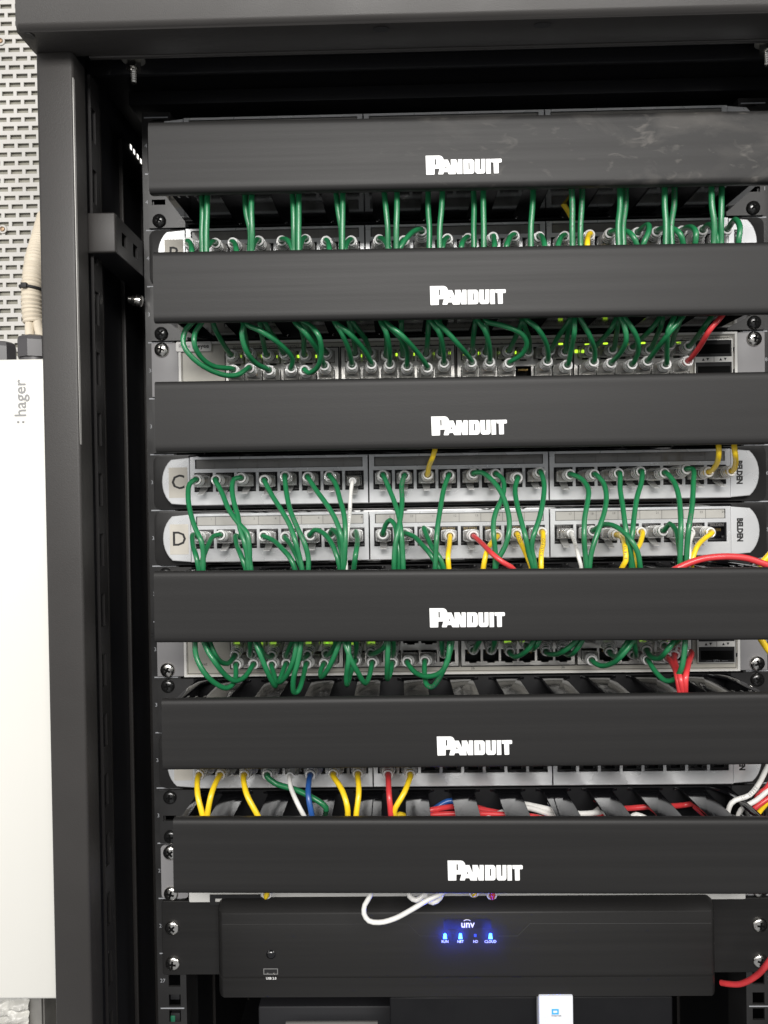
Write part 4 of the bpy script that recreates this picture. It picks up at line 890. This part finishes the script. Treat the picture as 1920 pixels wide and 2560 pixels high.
cable('red cable arching over the fourth cover towards the right edge', 'red', [J4(600, 1390), J4(720, 1330), J4(850, 1272), J4(1000, 1228), J4(1250, 1208), J4(1450, 1228), J4(1560, 1265), J4(1720, 1315), J4(2100, 1400)], -66, -70, None, bulge=0, rad=2.4)
cable('yellow cable crossing the right edge beside panel D', 'yellow', [J4(1560, 1300), J4(1640, 1230), J4(1740, 1120), J4(1900, 1000)], -50, -50, None, bulge=0, rad=2.4)
cable('yellow cable at the right edge beside the lower switch', 'yellow', [k4(1540, -40), k4(1590, 40), k4(1650, 130), k4(1760, 260)], -50, -50, None, bulge=0, rad=2.3)
cable('red cable curving out from behind the recorder at lower right', 'red', [(1803, 2457), (1822, 2460), (1850, 2460), (1890, 2440), (1925, 2400), (1960, 2340)], -14, -50, None, bulge=0, rad=2.15)
m7 = lambda x, y: (1720 + .12056 * x, 1880 + .12056 * y)
for kk, (colr, pts, lab, tx) in enumerate((('white', [(900, 1060), (1280, 890), (1480, 640), (1600, 400), (1720, 150)], 'white cable printed with grey letters, right of the lowest patch panel', ('IEC 60332', .40, 2.6)), ('white', [(1100, 1200), (1420, 1000), (1600, 850), (1800, 650)], 'plain white cable right of the lowest patch panel', None),
        ('red', [(1300, 1250), (1500, 1080), (1680, 950), (1900, 760)], 'red cable between white and yellow ones by the right edge', None), ('yellow', [(1400, 1350), (1580, 1120), (1680, 1020), (1900, 900)], 'yellow cable lowest in the bunch by the right edge', None), ('red', [(1450, 900), (1620, 760), (1700, 640), (1850, 500)], 'red cable highest in the bunch by the right edge', None))):
    cable(lab, colr, [m7(pts[0][0] - 120, 1600)] + [m7(*p) for p in pts], -28 - (4 if kk < 4 else -4), -36, None, bulge=0, rad=1.85, text=tx)

# ------------------------------------------------------------------ beside the cabinet
YW = 190
b = MB(); c0 = P(0, 20, YW); px = P(36.3, 1000, YW).x - P(0, 1000, YW).x; pz = (P(0, 0, YW).z - P(0, 21.85, YW).z); hs = []
Zb, Zt = P(0, 1500, YW).z, P(0, -200, YW).z
Xa, Xb = c0.x - 9 * px, -302; base = P(14.5, 16, YW)
xf = Matrix.Translation((0, YW, 0))
nrow = int((Zt - Zb) / pz) + 1
z = Zt; w_h, h_h = px * .78, pz * .52
k0 = round((Zt - base.z) / pz); row0 = base.z + k0 * pz
for r in range(nrow):
    zc_ = row0 - r * pz
    if zc_ < Zb + pz: break
    off = (base.x + (px / 2 if (k0 - r) % 2 else 0)) % px
    x = Xa + ((off - Xa) % px)
    while x + w_h / 2 < Xb - 2:
        if x - w_h / 2 > Xa + 2: hs.append((x, zc_))
        x += px
# slotted sheet: full-width bars between the rows, webs between the slots
rows = sorted({h[1] for h in hs}, reverse=True)
prev = Zt + 12
for zc_ in rows:
    b.box(Xa, Xb, 0, 1.5, zc_ + h_h / 2, prev, M['wall_white'], xf=xf); prev = zc_ - h_h / 2
    xs = sorted(h[0] for h in hs if h[1] == zc_); last = Xa
    for x in xs: b.box(last, x - w_h / 2, 0, 1.5, zc_ - h_h / 2, zc_ + h_h / 2, M['wall_white'], xf=xf); last = x + w_h / 2
    b.box(last, Xb, 0, 1.5, zc_ - h_h / 2, zc_ + h_h / 2, M['wall_white'], xf=xf)
b.box(Xa, Xb, 0, 1.5, Zb - 300, prev, M['wall_white'], xf=xf)
t = thing('perforated_panel', 'white sheet metal panel punched with staggered slots, left of the cabinet', 'wall panel', (0, 0, -600)); b.build('slotted_sheet', t, (0, 0, 600))
b = MB(); b.box(Xa - 60, Xb, YW + 3.5, YW + 6.5, Zb - 300, Zt + 60, M['backing']); b.build('backing_board', t, (0, 0, 600))
for u, v in ((3, 104), (8, 574)):
    p = P(u, v, YW); b = MB(); b.lathe([(4.4, 0), (4.4, -1)], M['wall_white'], 16); b.lathe([(2.6, -1), (2.3, -2.4), (.1, -2.8)], M['brown'], 16); b.build('screw', t, (p.x, YW - .5, p.z + 600))
w = MB(); w.box(-900, -296, 260, 268, -900, 700, M['box_white']); o = w.build('wall'); o['kind'] = 'structure'; o['label'] = 'cream room wall behind the perforated panel'; o['category'] = 'wall'
# white distribution enclosure
e0 = P(50, 897, -40); e1 = P(50, 2500, -40); t = thing('distribution_box', 'cream white electrical enclosure mounted left of the cabinet, grey letters near its top', 'enclosure', (-400, 0, e1.z))
b = MB(); b.box(-120, 105.0, -40, 110, 0, e0.z - e1.z, M['box_white'], b=2.5, seg=3); en = b.build('enclosure_body', t)
p = P(52, 996, -40); b = MB(); put_text(b, 'hager', 0, -40.3, 0, 12.5, M['grey_letter'], bold=.12, rot=math.radians(-90), align='CENTER', sx=1.0)
for dx in (-1.9, 1.9): b.box(dx - .8 - .4, dx + .8 - .4, -40.5, -40.0, -18.4, -16.8, M['grey_letter'], b=.3)
b.build('lettering', t, (p.x + 400, 0, p.z - e1.z))
# glands and conduit
def gland(u0_, u1_, v0_, v1_, Y, label):
    a = P(u0_, v0_, Y); c = P(u1_, v1_, Y); r = (c.x - a.x) / 2; t = thing('cable_gland', label, 'cable gland', ((a.x + c.x) / 2, Y + r, e0.z), 'cable glands on the enclosure')
    H = a.z - e0.z; b = MB(); rot = Matrix.Rotation(math.radians(-90), 4, 'X')
    b.lathe([(r * .86, 0), (r * .86, -H * .25)], M['gland'], 24, xf=rot); b.build('thread', t)
    b = MB(); b.lathe([(r, -H * .27), (r, -H * .82), (r * .93, -H * .94), (r * .7, -H)], M['gland'], 8, xf=rot, smooth=False); b.build('nut', t)
gland(24, 112, 833, 896, -20, 'dark plastic gland nut on top of the enclosure, with conduit entering it'); gland(-50, 22, 850, 896, 0, 'dark plastic gland cut off by the left edge of the picture')
b = MB(); pth = smooth_path([P(u, v, Y) for u, v, Y in ((118, 545, 40), (100, 610, 20), (87, 660, 5), (80, 720, 0), (80, 770, 0), (84, 808, 0))], 1.0)
rads = [7.6 + (.5 if (k // 2) % 2 else -.45) for k in range(len(pth))]
rads = [7.8 * (1 + .06 * math.sin(k * 1.9)) for k in range(len(pth))]
b.tube(pth, rads, M['conduit'], 20); t = thing('conduit', 'beige corrugated conduit rising behind the cabinet post into the perforated wall', 'conduit', (0, 0, 0)); b.build('corrugated_tube', t)
for (u, v, du) in ((76, 806, -2), (92, 806, 4)):
    b = MB(); b.tube(smooth_path([P(u, v - 10, 0), P(u + du, v + 12, -5), P(u + du * 2 + 3, v + 40, -8)]), 3.6, M['conduit'], 12); b.build('inner_cable', t)
b = MB(); pc = P(80, 722, 0); b.tube([(pc.x + 8.7 * math.cos(a), pc.y + 8.7 * math.sin(a), pc.z - 1.2 * math.cos(a)) for a in [2 * math.pi * k / 20 for k in range(21)]], 1.2, M['black'], 8); b.box(pc.x - 4, pc.x + 0.5, pc.y - 11, pc.y - 7.6, pc.z - 1.8, pc.z + 2.2, M['black'], b=.4)
tag(b.build('cable_tie'), 'black cable tie strapped round the beige conduit', 'cable tie')
# things below the enclosure
bm = bmesh.new(); bmesh.ops.create_grid(bm, x_segments=40, y_segments=40, size=1)
pa, pb = P(-120, 2504, 20), P(72, 2640, 20); rr = random.Random(5)
from mathutils import noise as mn
for v in bm.verts:
    x = pa.x + (v.co.x + 1) / 2 * (pb.x - pa.x); z = pb.z + (v.co.y + 1) / 2 * (pa.z - pb.z)
    v.co = Vector((x, 20 + 5 * mn.noise(Vector((x / 9, z / 5, 1))) + 2.5 * abs(mn.noise(Vector((x / 3, z / 3, 4)))), z))
bmesh.ops.solidify(bm, geom=bm.faces[:], thickness=1.0)
b = MB(); b.bm(bm, M['crumple'], True); tag(b.build('plastic_film'), 'crumpled white film under the enclosure at the bottom left corner', 'plastic film')
pa, pb = P(70, 2502, 24), P(106, 2620, 24); t = thing('metal_strut', 'grey metal strut standing under the enclosure beside the cabinet post', 'strut', ((pa.x + pb.x) / 2, 0, -640)); hw = (pb.x - pa.x) / 2
b = MB(); b.box(-hw, hw, 24, 27, 0, e1.z + 640 - 1, M['galv'], b=.5); b.box(hw - 2, hw + 1, 27, 60, 0, e1.z + 640 - 1, M['galv'], b=.5); b.box(hw + 1, hw + 16, 58, 61, 0, e1.z + 640 - 1, M['galv'], b=.5); b.build('channel', t)
